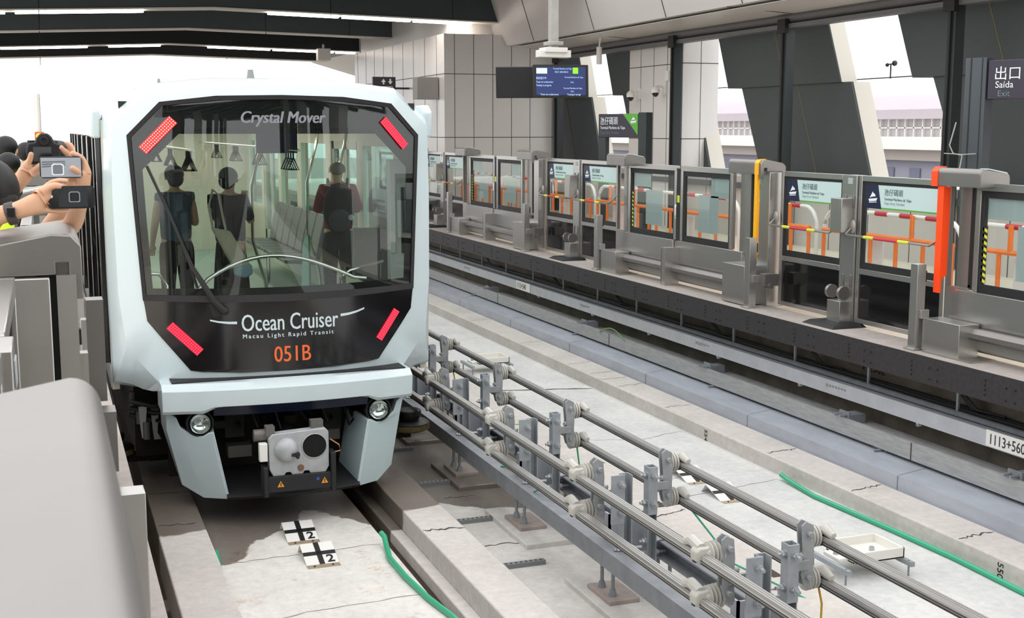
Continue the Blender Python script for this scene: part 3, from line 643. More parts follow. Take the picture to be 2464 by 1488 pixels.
        m = B(); c_ = (a + b) / 2; m.box(7.583, 7.586, c_ - .26, c_ + .22, 1.86, 2.32)
        if far: m.box(7.583, 7.586, b1 - .56, b1 - .06, 2.36, 2.54)
        else: m.box(7.583, 7.586, a1 + .05, a1 + .5, 2.3, 2.54)
        m.build('frosted_notice', MINTG, t)
        if far:
            m = B(); m.box(7.562, 7.566, b1 - .085, b1 - .03, 1.80, 2.30, 0)
            for k in range(9): z0 = 1.80 + k * .055; m.prism([(b1 - .085, z0), (b1 - .085, z0 + .028), (b1 - .03, z0 + .05), (b1 - .03, z0 + .022)], 'x', 7.560, 7.562, 1)
            m.build('hazard_tape', [BLACKM, LIME], t)
        m = B(); m.box(7.50, 7.54, a - (.02 if far else .32), b + (.15 if far else .0), 1.22, 1.72); m.build('kick_panel', STEEL, t, bevel=.003)
        if far: m = B(); m.box(7.552, 7.62, a - .1, a - .005, 1.62, 2.63, 0); m.box(7.548, 7.552, a - .09, a - .03, 2.2, 2.29, 1); m.build('meeting_seal', [BLACKM, LIME], t); m = B(); m.tube([(7.53, a - .03, 2.17), (7.515, a - .05, 2.14), (7.515, a - .05, 2.04), (7.53, a - .03, 2.0)], .01, 6); m.build('pull_handle', WHITE, t)
    if 'L' in parts: leaf(s + .10, s + 1.5, True); leaf(s - 1.29, s - .01, False)
    if 'M' in parts:
        t = thing('door_drive', W(7.4, s, 1.16), 'stainless drive rail with boxes, %s' % nm, 'machine', 'door drives along the platform edge')
        m = B(); m.box(7.27, 7.48, s + 1.30, s + 1.78, 1.17, 1.46); m.build('drive_box', STEEL, t, bevel=.004)
        m = B(); m.box(7.24, 7.52, s + 1.12, s + 1.74, 1.16, 1.175); m.build('base_plate', STEELD, t)
        m = B(); m.box(7.27, 7.52, s - 2.06, s - 1.58, 1.17, 1.61); m.build('drive_box', STEEL, t, bevel=.004)
        m = B(); m.box(7.30, 7.50, s - .1, s + .02, 1.16, 1.64, 0); m.box(7.298, 7.30, s - .0, s + .005, 1.18, 1.62, 1); m.build('centre_box', [STEEL, BLACKM], t, bevel=.003)
        hx = [(7.37, 1.35), (7.37, 1.39), (7.41, 1.425), (7.46, 1.425), (7.46, 1.325), (7.41, 1.325)]
        for a, b in ((s + .02, s + 1.3), (s - 1.58, s - .1)): m = B(); m.prism(hx, 'y', a, b); m.build('drive_rail', STEELB, t)
        m = B(); m.box(7.46, 7.5, s - 1.6, s + 1.3, 1.24, 1.34); m.box(7.54, 7.56, s - 1.6, s + 1.6, 1.2, 1.34); m.build('recess_plate', STEELD, t)  # plain satin steel plates in the recess below the drive rail
        for y_, z_ in ((s + 1.86, 1.935), (s - 2.2, 1.94)):
            m = B(); m.box(7.22, 7.31, y_ - .05, y_ + .05, 1.165, z_, 0); m.box(7.19, 7.31, y_ - .07, y_ + .07, 1.16, 1.18, 0); m.box(7.3, 7.33, y_ - .04, y_ + .02, z_ - .16, z_ - .06, 1); m.box(7.25, 7.34, y_ - .08, y_ - .05, 1.45, 1.53, 0); m.build('sensor_post', [STEEL, BLACKM], t, bevel=.003)
        m = B(); m.box(7.33, 7.5, s - 2.4, s - 2.28, 1.42, 1.55); m.cyl((7.4, s - 2.42, 1.42), (7.4, s - 2.3, 1.42), .03, 8); m.build('sensor_bracket', STEELB, t)
    def edoor(a, b, which):
        t = thing('emergency_door', W(7.6, (a + b) / 2, 1.18), '%s emergency door with push bar, %s' % (which, nm), 'door', 'emergency doors between the sliding doors')
        m = B()
        for q in ((a + .05, b - .05, 2.615, 2.67), (a + .05, b - .05, 1.69, 1.745), (a + .05, b - .05, 1.195, 1.24), (a, a + .05, 1.195, 2.67), (b - .05, b, 1.195, 2.67)): m.box(7.58, 7.63, q[0], q[1], q[2], q[3])
        m.build('door_frame', STEEL, t, bevel=.003)
        m = B(); m.box(7.595, 7.615, a + .05, b - .05, 1.235, 1.69); m.build('lower_black_panel', BLACK, t)
        m = B(); m.box(7.595, 7.615, a + .05, b - .05, 1.745, 1.81); m.box(7.595, 7.615, a + .05, b - .05, 2.585, 2.615); m.box(7.595, 7.615, a + .05, a + .08, 1.81, 2.585); m.box(7.595, 7.615, b - .1, b - .05, 1.81, 2.585); m.build('glass_border', BLACKM, t)
        m = B(); m.box(7.60, 7.61, a + .07, b - .09, 1.80, 2.59); m.build('pane', GLASS, t)
        if signs:
            yl = b - .10
            m = B(); m.prism([(yl, 2.355), (yl, 2.585), (yl - .19, 2.585), (yl - .25, 2.355)], 'x', 7.593, 7.597, 0); m.prism([(yl - .19, 2.585), (a + .08, 2.585), (a + .08, 2.37), (yl - .245, 2.37)], 'x', 7.593, 7.597, 1); m.prism([(yl - .244, 2.37), (a + .08, 2.37), (a + .08, 2.355), (yl - .25, 2.355)], 'x', 7.593, 7.597, 2)
            sf = m.build('station_name_film', [NAVY, SIGNL, SIGNG], t)
            for st_, z_, sz in (('氹仔碼頭', 2.495, .07), ('Terminal Marítimo da Taipa', 2.445, .036), ('Taipa Ferry Terminal', 2.405, .036)):
                text('station_name', st_, sz, lambda u, v, k, z_=z_: (7.592 - k, yl - .29 - u, z_ + v), TXTG if z_ > 2.41 else mat('text_mint', '#9db8b2', .5), sf)
            ship(lambda x, y, z: Vector((7.593 + y, yl - x, z)), .115, 2.46, .14, TXTW, sf, -.003)
        m = B(); y1, y0 = b + .02, a + .02
        m.ball((7.54, y1, 2.16), .02, .045, .07, 12, 8); m.build('bar_hub', mat('hub_grey', '#a19e98', .45, .4), t)
        m = B(); m.tube([(7.52, y1, 2.14), (7.47, y1 + .02, 2.085), (7.465, y1 - .02, 2.08), (7.465, y0 + .06, 2.08), (7.52, y0, 2.14), (7.56, y0 - .02, 2.2)], .013, 8); L_ = y1 - y0
        o = m.build('push_bar', STEELB, t)
        for f0, f1, mt in ((.22, .34, LIME), (.34, .62, REDT), (.62, .74, LIME)): m = B(); m.cyl((7.465, y1 - L_ * f0, 2.08), (7.465, y1 - L_ * f1, 2.08), .0165, 10); m.build('bar_tape', mt, o)
    if 'E' in parts:
        edoor(s - 3.44, s - 2.27, 'far'); edoor(s - 4.98, s - 3.67, 'near')
        y_ = s - 3.56
        t = thing('door_post', W(7.55, y_, 1.16), 'post with rollers on black foot, %s' % nm, 'post', 'posts between the emergency doors')
        m = B(); m.box(7.56, 7.68, y_ - .10, y_ + .10, 1.18, 2.67, 0); m.box(7.555, 7.56, y_ - .04, y_ + .04, 2.58, 2.64, 1)
        for z_ in (2.35, 1.55): m.box(7.548, 7.56, y_ - .08, y_ - .05, z_, z_ + .12, 2); m.box(7.548, 7.56, y_ + .05, y_ + .08, z_, z_ + .12, 2)
        m.build('post_body', [STEEL, MINTG, STEELB], t, bevel=.003)
        m = B(); m.box(7.42, 7.56, y_ - .06, y_ + .13, 2.10, 2.44); m.build('lock_box', STEELD, t, bevel=.005)
        m = B(); m.box(7.42, 7.56, y_ - .09, y_ + .13, 1.18, 1.41); m.build('foot_box', STEEL, t, bevel=.004)
        for dy in (-.07, .13): m = B(); m.cyl((7.47, y_ + dy - .02, 1.49), (7.47, y_ + dy + .02, 1.49), .07, 16); m.build('roller', STEELB, t)
        m = B(); m.add([(7.22,y_-.27,1.162),(7.62,y_-.27,1.162),(7.62,y_+.27,1.162),(7.22,y_+.27,1.162),(7.28,y_-.21,1.20),(7.6,y_-.21,1.20),(7.6,y_+.21,1.20),(7.28,y_+.21,1.20)], [(0,3,2,1),(4,5,6,7),(0,1,5,4),(1,2,6,5),(2,3,7,6),(3,0,4,7)]); m.build('black_foot_plate', BLACKM, t)
bay(14.07, False, 'far platform bay with yellow strip', yellow=True)
bay(20.95, False, 'far platform bay before clad block')
bay(27.8, False, 'far platform bay next to windscreen', parts='DLEM')
bay(7.19, False, 'far platform bay with orange strip', orange=True, parts='CLM')
bay(6.37, True, 'near platform bay under raised phones', signs=False)
bay(13.2, True, 'near platform bay beside train flank', signs=False, parts='CDLM')
bay(-.11, True, 'blurred bay in left foreground', signs=False, parts='CM')
# ---- barriers on the far platform
def barrier(x, ya, yb, lab):
    """white tube frame with taped top rail and an orange plastic fence hooked to it"""
    t = thing('crowd_barrier', (x, (ya + yb) / 2, 1.16), lab, 'barrier', 'crowd barriers on the far platform')
    pts = [(x, yb, 1.165)] + [(x, yb - .25 * (1 - math.cos(R(q))), 1.92 + .25 * math.sin(R(q))) for q in range(0, 91, 15)] + [(x, ya + .25 * (1 - math.cos(R(q))), 1.92 + .25 * math.sin(R(q))) for q in range(90, -1, -15)] + [(x, ya, 1.165)]
    m = MB(); m.tube(pts, .026, 10); f = m.build('tube_frame', WHITE, t)
    n = int((yb - ya - .7) / .22)
    for k in range(0, n, 2): m = MB(); m.cyl((x, ya + .35 + k * .22, 2.17), (x, ya + .35 + (k + 1) * .22, 2.17), .028, 10); m.build('red_tape_band', REDT, f)
    xo = x - .06
    m = MB(); m.tube([(xo, ya + .06, 1.92), (xo, yb - .06, 1.92)], .026, 8); m.build('orange_rail', ORA, t)
    n = max(3, int((yb - ya) / .42))
    for k in range(n + 1): yy = ya + .08 + (yb - ya - .16) * k / n; m = MB(); m.cyl((xo, yy, 1.165), (xo, yy, 1.92), .024, 8); m.build('orange_leg', ORA, t)
    for q in (.3, .72): yy = ya + (yb - ya) * q; m = MB(); m.cyl((xo, yy, 1.92), (xo, yy, 2.19), .026, 8); m.build('orange_upright', ORA, t)
    m = MB(); yy = ya + (yb - ya) * .55; m.box(x + .03, x + .05, yy, yy + .45, 1.25, 1.86); m.build('white_board', mat('barrier_board', '#e0dfe0', .6), t)
BL = ['behind the orange marked door at the right edge', 'behind the nearest pair of emergency doors', 'behind the yellow strip and near sliding leaf', 'behind the far leaf of the middle bay', 'behind the second pair of emergency doors', 'behind the second bay of sliding doors', 'in front of the clad block', 'next to the train windscreen']
for k, (ya, yb) in enumerate(((7.9, 10.35), (10.42, 12.87), (13.03, 14.75), (14.86, 17.3), (17.4, 19.5), (19.65, 21.9), (22.0, 24.3), (24.4, 26.9))):
    barrier(8.9, ya, yb, 'white tube barrier with orange fence ' + BL[k])
for k, (x_, y_, a) in enumerate(((11.0, 12.7, 0),)):
    t = thing('no_entry_notice', (11.9, y_, 1.9), 'small white prohibition notice on the grey parapet behind the yellow strip', 'notice')
    m = MB(); m.box(11.985, 11.999, 18.4, 18.75, 1.62, 2.02); m.build('sheet', WHITE, t)
    m = MB(); m.lathe((11.984, 18.57, 1.85), (-1, 0, 0), [(0, .12), (.002, .12)], 20, 0); m.lathe((11.981, 18.57, 1.85), (-1, 0, 0), [(0, .09), (.002, .09)], 20, 1); m.prism([(18.50, 1.92), (18.52, 1.935), (18.64, 1.78), (18.62, 1.765)], 'x', 11.974, 11.978, 0); m.prism([(18.62, 1.935), (18.64, 1.92), (18.55, 1.80), (18.53, 1.815)], 'x', 11.974, 11.978, 0); m.build('symbol', [TXTK, WHITE], t)
# ================================================================ POWER RAILS
def chan(x, sgn, lab):
    m = MB(); o = x; i = x + sgn * .10
    m.prism([(o, .12), (o, .25), (i, .25), (i, .238), (o + sgn * .012, .238), (o + sgn * .012, .132), (i, .132), (i, .12)], 'y', 2, 30)
    return along('guide_channel', lab, 'beam', m, GALVD)
c1 = chan(3.49, 1, 'long galvanised channel beam on the train side below the power rails')
c2 = chan(4.03, -1, 'long galvanised channel beam on the far side below the power rails')
def rail(x, z, sg, lab):
    """conductor rail, contact face turned away from the posts (sg = direction of the track it serves)"""
    pr = [(x - .022, z), (x + .022, z), (x + .028, z + .012), (x + .028, z + .03), (x + .023, z + .046), (x - .023, z + .046), (x - .028, z + .03), (x - .028, z + .012)]
    m = MB(); m.prism(pr, 'y', 2, 30); o = tag(m.build('power_rail', ALU, smooth=0), lab, 'rail', 'aluminium power rails')
    m = MB(); m.box(x - .012, x - .006, 2, 30, z + .045, z + .0468); m.box(x + .006, x + .012, 2, 30, z + .045, z + .0468); m.build('groove', mat('rail_groove', '#7d7b77', .5, .3), o)
    m = MB(); m.box(x - .024, x + .024, 2, 30, z - .008, z + .0005); m.box(x - .0292, x - .0275, 2, 30, z + .012, z + .019)
    m.build('contact_strip', ALUD, o)
XN, XF, ZL, ZU = 3.34, 4.16, .475, .73
rail(XN, ZU, -1, 'upper aluminium power rail on the train side'); rail(XN, ZL, -1, 'lower aluminium power rail on the train side')
rail(XF, ZU, 1, 'upper aluminium power rail on the side away from the train'); rail(XF, ZL, 1, 'lower aluminium power rail on the side away from the train')
YP = [5.90, 7.64, 9.39, 11.14, 12.88]
BZ = mat('bolt_zinc', '#b0b4b8', .4, .5)
def bolt(m, p, d, L_=.07, r=.011):
    p = Vector(p); d = Vector(d); m.cyl(p, p + d * L_, r, 8); m.cyl(p + d * .012, p + d * .03, r * 2, 6); m.cyl(p + d * .0, p + d * .01, r * 2.4, 10)
def support(y, side, lab):
    sg = -1 if side == 'near' else 1
    xr = XN if side == 'near' else XF
    xp = 3.62 if side == 'near' else 3.86
    t = thing('rail_support_post', (xp, y, .12), lab, 'post', 'rail support posts on the %s side' % side)
    dy = .16 if side == 'near' else .12
    yp = y - dy
    m = MB(); 
    m.box(xp - .035 , xp + .035, yp - .01, yp, .10, .80 if side == 'far' else .79, 0); m.box(xp + .028, xp + .035, yp - .075, yp - .01, .10, .80 if side == 'far' else .79, 0); m.box(xp - .035, xp - .028, yp - .075, yp - .01, .10, .80 if side == 'far' else .79, 0)
    m.build('channel_post', GALV, t, bevel=.002)
    m = MB(); x0 = xp + sg * .03; 
    pw_ = .10 if side == 'near' else -.07
    m.box(min(x0, x0 + sg * pw_), max(x0, x0 + sg * pw_), yp - .088, yp - .076, .46, .80); m.build('bolting_plate', GALV, t)
    for z_ in (.54, .74): m = MB(); bolt(m, (xp + (sg * .06 if side == 'near' else 0), yp - .088, z_), (0, -1, 0), .06); m.build('bolt', BZ, t); m = MB(); bolt(m, (xp - .035, yp - .045, z_), (-1, 0, 0), .05); m.build('bolt', BZ, t)
    for z_ in (.17, .26): m = MB(); bolt(m, (xp + .035, yp - .04, z_), (1, 0, 0), .09); m.build('bolt', BZ, t); m = MB(); bolt(m, (xp - .035, yp - .04, z_), (-1, 0, 0), .05); m.build('bolt', BZ, t)
    # curved hanger carrying both insulators
    xh = xr - sg * .13
    m = MB()
    for a in (-.03, .02):
        pr = [(xh - .025, .50), (xh + .03, .47), (xh + .045, .50), (xh + .035, .62), (xh + .04, .75), (xh + .03, .86), (xh - .02, .885), (xh - .05, .86), (xh - .035, .70), (xh - .04, .56)]
        m.prism(pr, 'y', y + a - .06, y + a - .05)
    m.cyl((xh, y - .12, .81), (xh, y + .0, .81), .018, 8); m.cyl((xh, y - .12, .55), (xh, y + .0, .55), .018, 8); m.cyl((xh - sg * .06, y - .1, .68), (xh + sg * .02, y - .02, .68), .016, 8)
    m.box(min(xp, xh), max(xp, xh), y - .11, y - .09, .60, .66)
    m.build('hanger_bracket', mat('hanger_cast', '#a3a6a8', .5, .3, .15, 15), t, bevel=.003)
    for z_ in (ZL + .04, ZU + .04):
        m = MB(); x1 = xh + sg * .03
        prof = [(0, .03)]
        for k in range(4):
            b = .004 + k * .024; prof += [(b, .045), (b + .003, .070 - k * .002), (b + .012, .073 - k * .002), (b + .017, .045)]
        prof += [(.11, .04), (.12, .03)]
        m.lathe((x1 - sg * .02, y - .02, z_), (sg, 0, 0), [(a_ * .95, r_) for a_, r_ in prof], 26)
        io = m.build('insulator', INS, t)
        m = MB(); x2 = x1 + sg * .075
        m.prism([(x2 - .02 * sg, z_ - .045), (x2 + sg * .03, z_ - .055), (x2 + sg * .075, z_ - .035), (x2 + sg * .08, z_ + .02), (x2 + sg * .055, z_ + .045), (x2 - .02 * sg, z_ + .045)], 'y', y - .05, y + .03)
        m.build('rail_clamp', INS, t, bevel=.01)
        m = MB(); m.tube([(x2 + sg * .03, y - .02, z_ + .03), (xr, y + (.10 if side == 'near' else -.06), z_ + .045), (xr + sg * .01, y + (.16 if side == 'near' else -.13), z_ + .02)], .03, 10, rs=[.034, .034, .022]); m.build('clamp_nose', INS, t)
    for z_ in (ZL, ZU): m = MB(); m.box(xr - .036, xr + .036, y - .06 if side == 'far' else y + .0, y - .03 if side == 'far' else y + .03, z_ - .014, z_ + .054); m.build('clamp_liner', BLACKM, t)
    return t
ORD = ['nearest the camera', 'second from the camera', 'third from the camera', 'fourth from the camera', 'nearest the train corner']
for side in ('near', 'far'):
    first = support(YP[1], side, '')
    for k, y_ in enumerate(YP):
        lab = 'galvanised rail support post with two ribbed insulators on the %s side, %s' % ('train' if side == 'near' else 'far', ORD[k])
        if k == 1: first['label'] = lab
        else: dup(first, (0, y_ - YP[1] + (.0 if side == 'near' else .06), 0), lab)
    if side == 'far': first.location.y += .06
# cross ties between the two channels, with a footing plate and threaded rods
for k, y_ in enumerate(YP):
    t = thing('beam_cross_tie', (3.76, y_ + .1, .12), 'short galvanised cross tie plate between the channel beams, ' + ORD[k], 'bracket', 'cross ties between the channel beams')
    m = MB(); m.box(3.60, 3.93, y_ + .02, y_ + .035, .12, .44); m.box(3.915, 3.93, y_ + .02, y_ + .10, .12, .44); m.box(3.6, 3.615, y_ + .02, y_ + .1, .12, .44); m.build('tie_plate', mat('tie_plate_grey', '#aeb3bb', .5, .3, .1, 8), t)
    for z_ in (.2, .32): m = MB(); bolt(m, (3.93, y_ + .06, z_), (1, 0, 0), .08, .012); m.build('bolt', BZ, t); m = MB(); bolt(m, (3.6, y_ + .06, z_), (-1, 0, 0), .08, .012); m.build('bolt', BZ, t)
for k, y_ in enumerate((5.75, 7.55, 9.25, 10.95, 12.7)):
    t = thing('beam_footing', (3.7, y_, -.105), 'steel footing plate with threaded rods under the channel beams, ' + ORD[k], 'footing', 'footings under the channel beams')
    m = MB(); m.box(3.47, 3.70, y_ - .19, y_ + .19, -.105, -.075); m.build('foot_plate', mat('footing_plate', '#a79a93', .7, .1, .2, 6), t, bevel=.003)
    m = MB(); m.box(3.82, 4.05, y_ - .19, y_ + .19, -.105, -.075); m.build('foot_plate', MATS['footing_plate'], t, bevel=.003)
    for x_ in (3.54, 3.98):
        for dy in (-.09, .09):
            m = MB(); m.cyl((x_, y_ + dy, -.075), (x_, y_ + dy, .12), .014, 8); m.cyl((x_, y_ + dy, -.075), (x_, y_ + dy, -.03), .032, 8, r2=.022); m.build('threaded_rod', GALVD, t)
# wires on the supports
for k, (pts, c_, lab) in enumerate([
    ([(4.15, 5.95, .5), (4.17, 5.92, .35), (4.15, 5.9, .1), (4.2, 5.85, -.1)], YEL, 'yellow wire hanging from the nearest far side insulator'),
    ([(4.12, 9.44, .5), (4.14, 9.42, .3), (4.13, 9.40, .1)], HOSE, 'green wire hanging below a middle far side insulator'),
    ([(3.55, 9.75, .255), (3.6, 9.65, .27), (3.62, 9.5, .29)], HOSE, 'short green wire lying on the train side channel beam'),
    ([(3.54, 8.95, .252), (3.56, 8.85, .30), (3.58, 8.7, .31), (3.6, 8.6, .25)], HOSE, 'second short green wire nearer the camera on the channel beam'),
    ([(4.15, 12.96, .5), (4.17, 12.94, .35), (4.16, 12.9, .2)], YEL, 'yellow wire below the insulator nearest the train corner'),
    ([(4.2, 7.6, .45), (4.4, 7.3, .1), (4.6, 6.9, .02), (4.9, 6.3, -.12)], HOSE, 'thin green wire running down from a far side insulator')]):
    m = MB(); m.tube(pts, .007, 6); along('loose_wire', lab, 'wire', m, c_)
# ---------------------------------------------------------------- track furniture
def board(x, y, z, lab, w_=.25, l_=.32, two=True, rz=0):
    t = thing('marker_board', (x, y, z), lab, 'marker', 'numbered target boards between the rails')
    c = Vector((x, y, z)); rt = Matrix.Rotation(rz, 3, 'Z'); TT = lambda a, b, e: c + rt @ Vector((a, b, e))
    h = .085; yr = .11
    m = MB(TT); m.add([(-w_/2, -.16, .004), (w_/2, -.16, .004), (w_/2, yr, h), (-w_/2, yr, h), (-w_/2, -.16, 0), (w_/2, -.16, 0), (w_/2, yr, h - .005), (-w_/2, yr, h - .005)], [(0,1,2,3),(7,6,5,4),(0,4,5,1),(1,5,6,2),(2,6,7,3),(3,7,4,0)], 0)
    m.add([(-w_/2, .19, .002), (w_/2, .19, .002), (w_/2, yr, h), (-w_/2, yr, h), (-w_/2, .185, 0), (w_/2, .185, 0), (w_/2, yr, h - .005), (-w_/2, yr, h - .005)], [(0,3,2,1),(7,4,5,6),(0,1,5,4),(1,2,6,5),(2,3,7,6),(3,0,4,7)], 0)
    m.box(-w_/2, w_/2, -.23, -.16, 0, .004, 1)
    m.build('folded_plate', [WHITE, mat('plate_foot', '#b6a48d', .5, .4)], t)
    def P(u, v, k=.001): # u across, v up the slope (0..1)
        return TT((u - .5) * w_, -.16 + v * (yr + .16), .004 + v * (h - .004) + k)
    m = MB()
    for (u0, u1, v0, v1) in ((.41, .57, 0, 1), (0, 1, .42, .58)):
        m.add([P(u0, v0), P(u1, v0), P(u1, v1), P(u0, v1), P(u0, v0, .003), P(u1, v0, .003), P(u1, v1, .003), P(u0, v1, .003)], [(0,3,2,1),(4,5,6,7),(0,1,5,4),(1,2,6,5),(2,3,7,6),(3,0,4,7)])
    m.build('black_cross', TXTK, t)
    text('board_number', '2', .125, lambda u, v, k: P(.66 + u / w_ , .06 + v / .27, .002 + k), TXTK, t, bold=.002)
    m = MB(TT); 
    for a in (-.07, .07): m.cyl((a, -.2, .003), (a, -.2, .01), .008, 8)
    m.build('screws', BLACKM, t)
board(1.835, 9.15, -.15, 'white target board with black cross and number 2, nearer the camera, on the train track')
board(1.80, 9.74, -.15, 'white target board with black cross and number 2, just below the train nose')
board(5.60, 9.50, -.15, 'white target board with number 2 on the far track, nearer the camera')
board(5.60, 10.12, -.15, 'white target board with number 2 on the far track, farther one')
def tray(x, y, z, lab):
    t = thing('antenna_tray', (x, y, -.15), lab, 'tray', 'white trays mounted on the far track')
    w_, l_ = .22, .18
    m = MB(); m.box(x - w_, x + w_, y - l_, y + l_, z, z + .02)
    for q in ((x - w_, x + w_, y - l_, y - l_ + .02), (x - w_, x + w_, y + l_ - .02, y + l_), (x - w_, x - w_ + .02, y - l_, y + l_), (x + w_ - .02, x + w_, y - l_, y + l_)): m.box(*q, z, z + .085)
    m.box(x - w_ - .08, x - w_, y - .1, y + .1, z, z + .03); m.build('tray_body', mat('tray_white', '#e7e5dd', .4), t, bevel=.006)
    for a in (-w_ - .13, w_ - .02): m = MB(); m.box(x + a, x + a + .035, y - l_ - .1, y + l_ + .06, z - .035, z); m.build('strut', GALV, t)
    for a in (-w_ - .11, w_):
        for b in (-l_ - .05, l_): m = MB(); m.cyl((x + a, y + b, -.15), (x + a, y + b, z), .008, 6); m.build('leg', GALVD, t)
    m = MB(); m.cyl((x + .06, y, z + .02), (x + .06, y, z + .05), .02, 8); m.build('bolt', BZ, t); m = MB(); m.cyl((x - w_ - .04, y, z + .03), (x - w_ - .04, y, z + .05), .02, 8); m.build('bolt', BZ, t)
tray(5.62, 7.46, -.03, 'white antenna tray on galvanised struts near the camera on the far track')
tray(5.60, 15.8, -.03, 'white antenna tray on galvanised struts far up the far track by the train corner')
m = MB(); m.tube([(2.37, 9.30, -.06), (2.385, 9.25, -.08), (2.37, 9.12, -.125), (2.33, 8.89, -.128), (2.335, 8.45, -.128), (2.37, 8.0, -.128), (2.43, 7.6, -.128), (2.44, 7.0, -.128), (2.4, 6.4, -.128)], .022, 10)
along('green_hose', 'bright green hose lying beside the gutter in the foreground', 'hose', m, HOSE)
m = MB(); m.tube([(1.10, 9.42, -.1), (1.10, 9.36, -.12), (1.09, 9.2, -.135), (1.08, 9.06, -.16)], .016, 8)
along('hose_stub', 'short green hose stub beside the left running plinth', 'hose', m, HOSE)
m = MB(); m.tube([(6.36, 9.75, -.1), (6.35, 9.6, -.115), (6.31, 9.13, -.128), (6.36, 8.11, -.128), (6.38, 7.36, -.128), (6.35, 6.6, -.128), (6.36, 5.6, -.128)], .022, 10)
along('green_hose', 'long green hose running along the foot of the far kerb', 'hose', m, HOSE)
for k, y_ in enumerate((8.42, 9.56, 10.74, 12.04)):
    m = MB(); m.box(3.03, 3.42, y_ - .025, y_ + .025, -.15, -.115, 0)
    for q in range(9): m.box(3.06 + q * .04, 3.075 + q * .04, y_ - .012, y_ + .012, -.116, -.113, 1)
    tag(m.build('slotted_channel', [mat('slot_channel', '#7d8283', .6, .2), CRK]), 'short slotted grey channel on the wet slab beside the right plinth, ' + ORD[k], 'channel', 'short slotted channels beside the right plinth')
def ztext(name, s, size, x, y, lab):
    pass
for s_, y_ in (('550', 6.98), ('554', 11.35)):
    r_ = text('kerb_number', s_, .085, lambda u, v, k, y_=y_: (6.4385 - k, y_ - v * 1, -.03 - u), TXTK, None, stand=(6.44, y_, -.1))
    tag(r_, 'black hand painted number on the far kerb side, ' + ('bottom right corner' if s_ == '550' else 'left of the marker boards'), 'number')
r_ = text('wall_number', 'M2302', .13, lambda u, v, k: (7.637 - k, 10.3 - u, .725 + v), TXTK, None, stand=(7.63, 9.8, .75)); r_['label'] = 'black hand written M2302 mark under the platform band'; r_['category'] = 'number'
# ================================================================ TRAIN
CX = 1.845
def yf(x, z=2.2): d = x - CX; return 10.27 + .142 * d * d + .0134 * (z - 1.5)
TR = thing('train', (CX, 14, .0), 'pale mint driverless train car standing on the left track with black octagonal windscreen', 'train')
def dens(poly, n=4):
    out = []
    for k in range(len(poly) - 1):
        for i in range(n): t = i / n; out.append(tuple(a + (b - a) * t for a, b in zip(poly[k], poly[k+1])))
    out.append(poly[-1]); return out
def full(half, n=4):
    """half outline (dx>=0, from top centre to bottom centre) -> closed loop with both sides"""
    h = dens(half, n); return h + [(-a, b) + tuple(r) for a, b, *r in reversed(h[1:-1])]
def loopv(L_, yfun): return [(CX + p[0], yfun(CX + p[0], p[1], p), p[1]) for p in L_]
def bridge(mb, loops, mi=0, closed=True):
    n = len(loops[0]); vs = [v for l in loops for v in l]
    fs = []
    for k in range(len(loops) - 1):
        for i in range(n if closed else n - 1): j = (i + 1) % n; fs.append((k*n+i, k*n+j, (k+1)*n+j, (k+1)*n+i))
    mb.add(vs, fs, mi)
A_ = [(0,3.555),(.55,3.55),(1.06,3.49),(1.375,3.24),(1.395,2.6),(1.395,1.8),(1.385,.99),(1.12,.93),(.55,.91),(0,.91)]
Am = [(0,3.54),(.55,3.535),(1.05,3.475),(1.365,3.215),(1.385,2.6),(1.385,1.8),(1.375,1.03),(1.08,.94),(.55,.925),(0,.925)]
B_ = [(0,3.49),(.55,3.48),(1.02,3.425),(1.325,3.15),(1.335,2.6),(1.325,1.8),(1.28,1.34),(.98,.975),(.55,.94),(0,.93)]
C_ = [(0,3.395),(.52,3.385),(.95,3.335),(1.205,3.075),(1.17,2.4),(1.137,1.76),(1.115,1.57),(.795,1.155),(.5,1.125),(0,1.115)]
LA, LM, LB, LC = full(A_), full(Am), full(B_), full(C_)
tilt = lambda x, z: .0 + .02 * max(0, z - 3.1)
m = MB()
bridge(m, [loopv(LA, lambda x, z, p: 11.15), loopv(LA, lambda x, z, p: 10.86 + .0), loopv(LM, lambda x, z, p: 10.76 + (.02 if abs(p[0]) > 1.2 else -.10)), loopv(LB, lambda x, z, p: yf(x, z) + .045), loopv(LC, lambda x, z, p: yf(x, z) - .0), loopv(LC, lambda x, z, p: yf(x, z) + .05)])
sh = m.build('front_shell', MINT, TR, smooth=28)
# body behind the front shell: roof, floor, sides with window openings
XL, XR = CX - 1.39, CX + 1.39
YE = 21.0
m = MB(); rf_ = [(-1.39, 3.2), (-1.05, 3.48), (-.55, 3.54), (0, 3.545), (.55, 3.54), (1.05, 3.48), (1.39, 3.2), (1.33, 3.16), (1.0, 3.38), (0, 3.45), (-1.0, 3.38), (-1.33, 3.16)]
m.prism([(CX + a, b) for a, b in rf_], 'y', 11.1, YE); m.build('roof', MINT, TR)
m = MB(); m.box(XL + .02, XR - .02, 11.12, YE, .93, 1.14); m.build('floor_pan', UNDER, TR)
m = MB(); m.box(XL + .06, XR - .06, 10.7, YE, 1.14, 1.16); m.build('cabin_floor', mat('cabin_floor_mint', '#9fb3a8', .5, 0, .06, 3), TR)
CREAM = mat('cabin_wall_cream', '#cfcabc', .5); CREAMG = mat('cabin_trim_grey', '#b9bab4', .4)
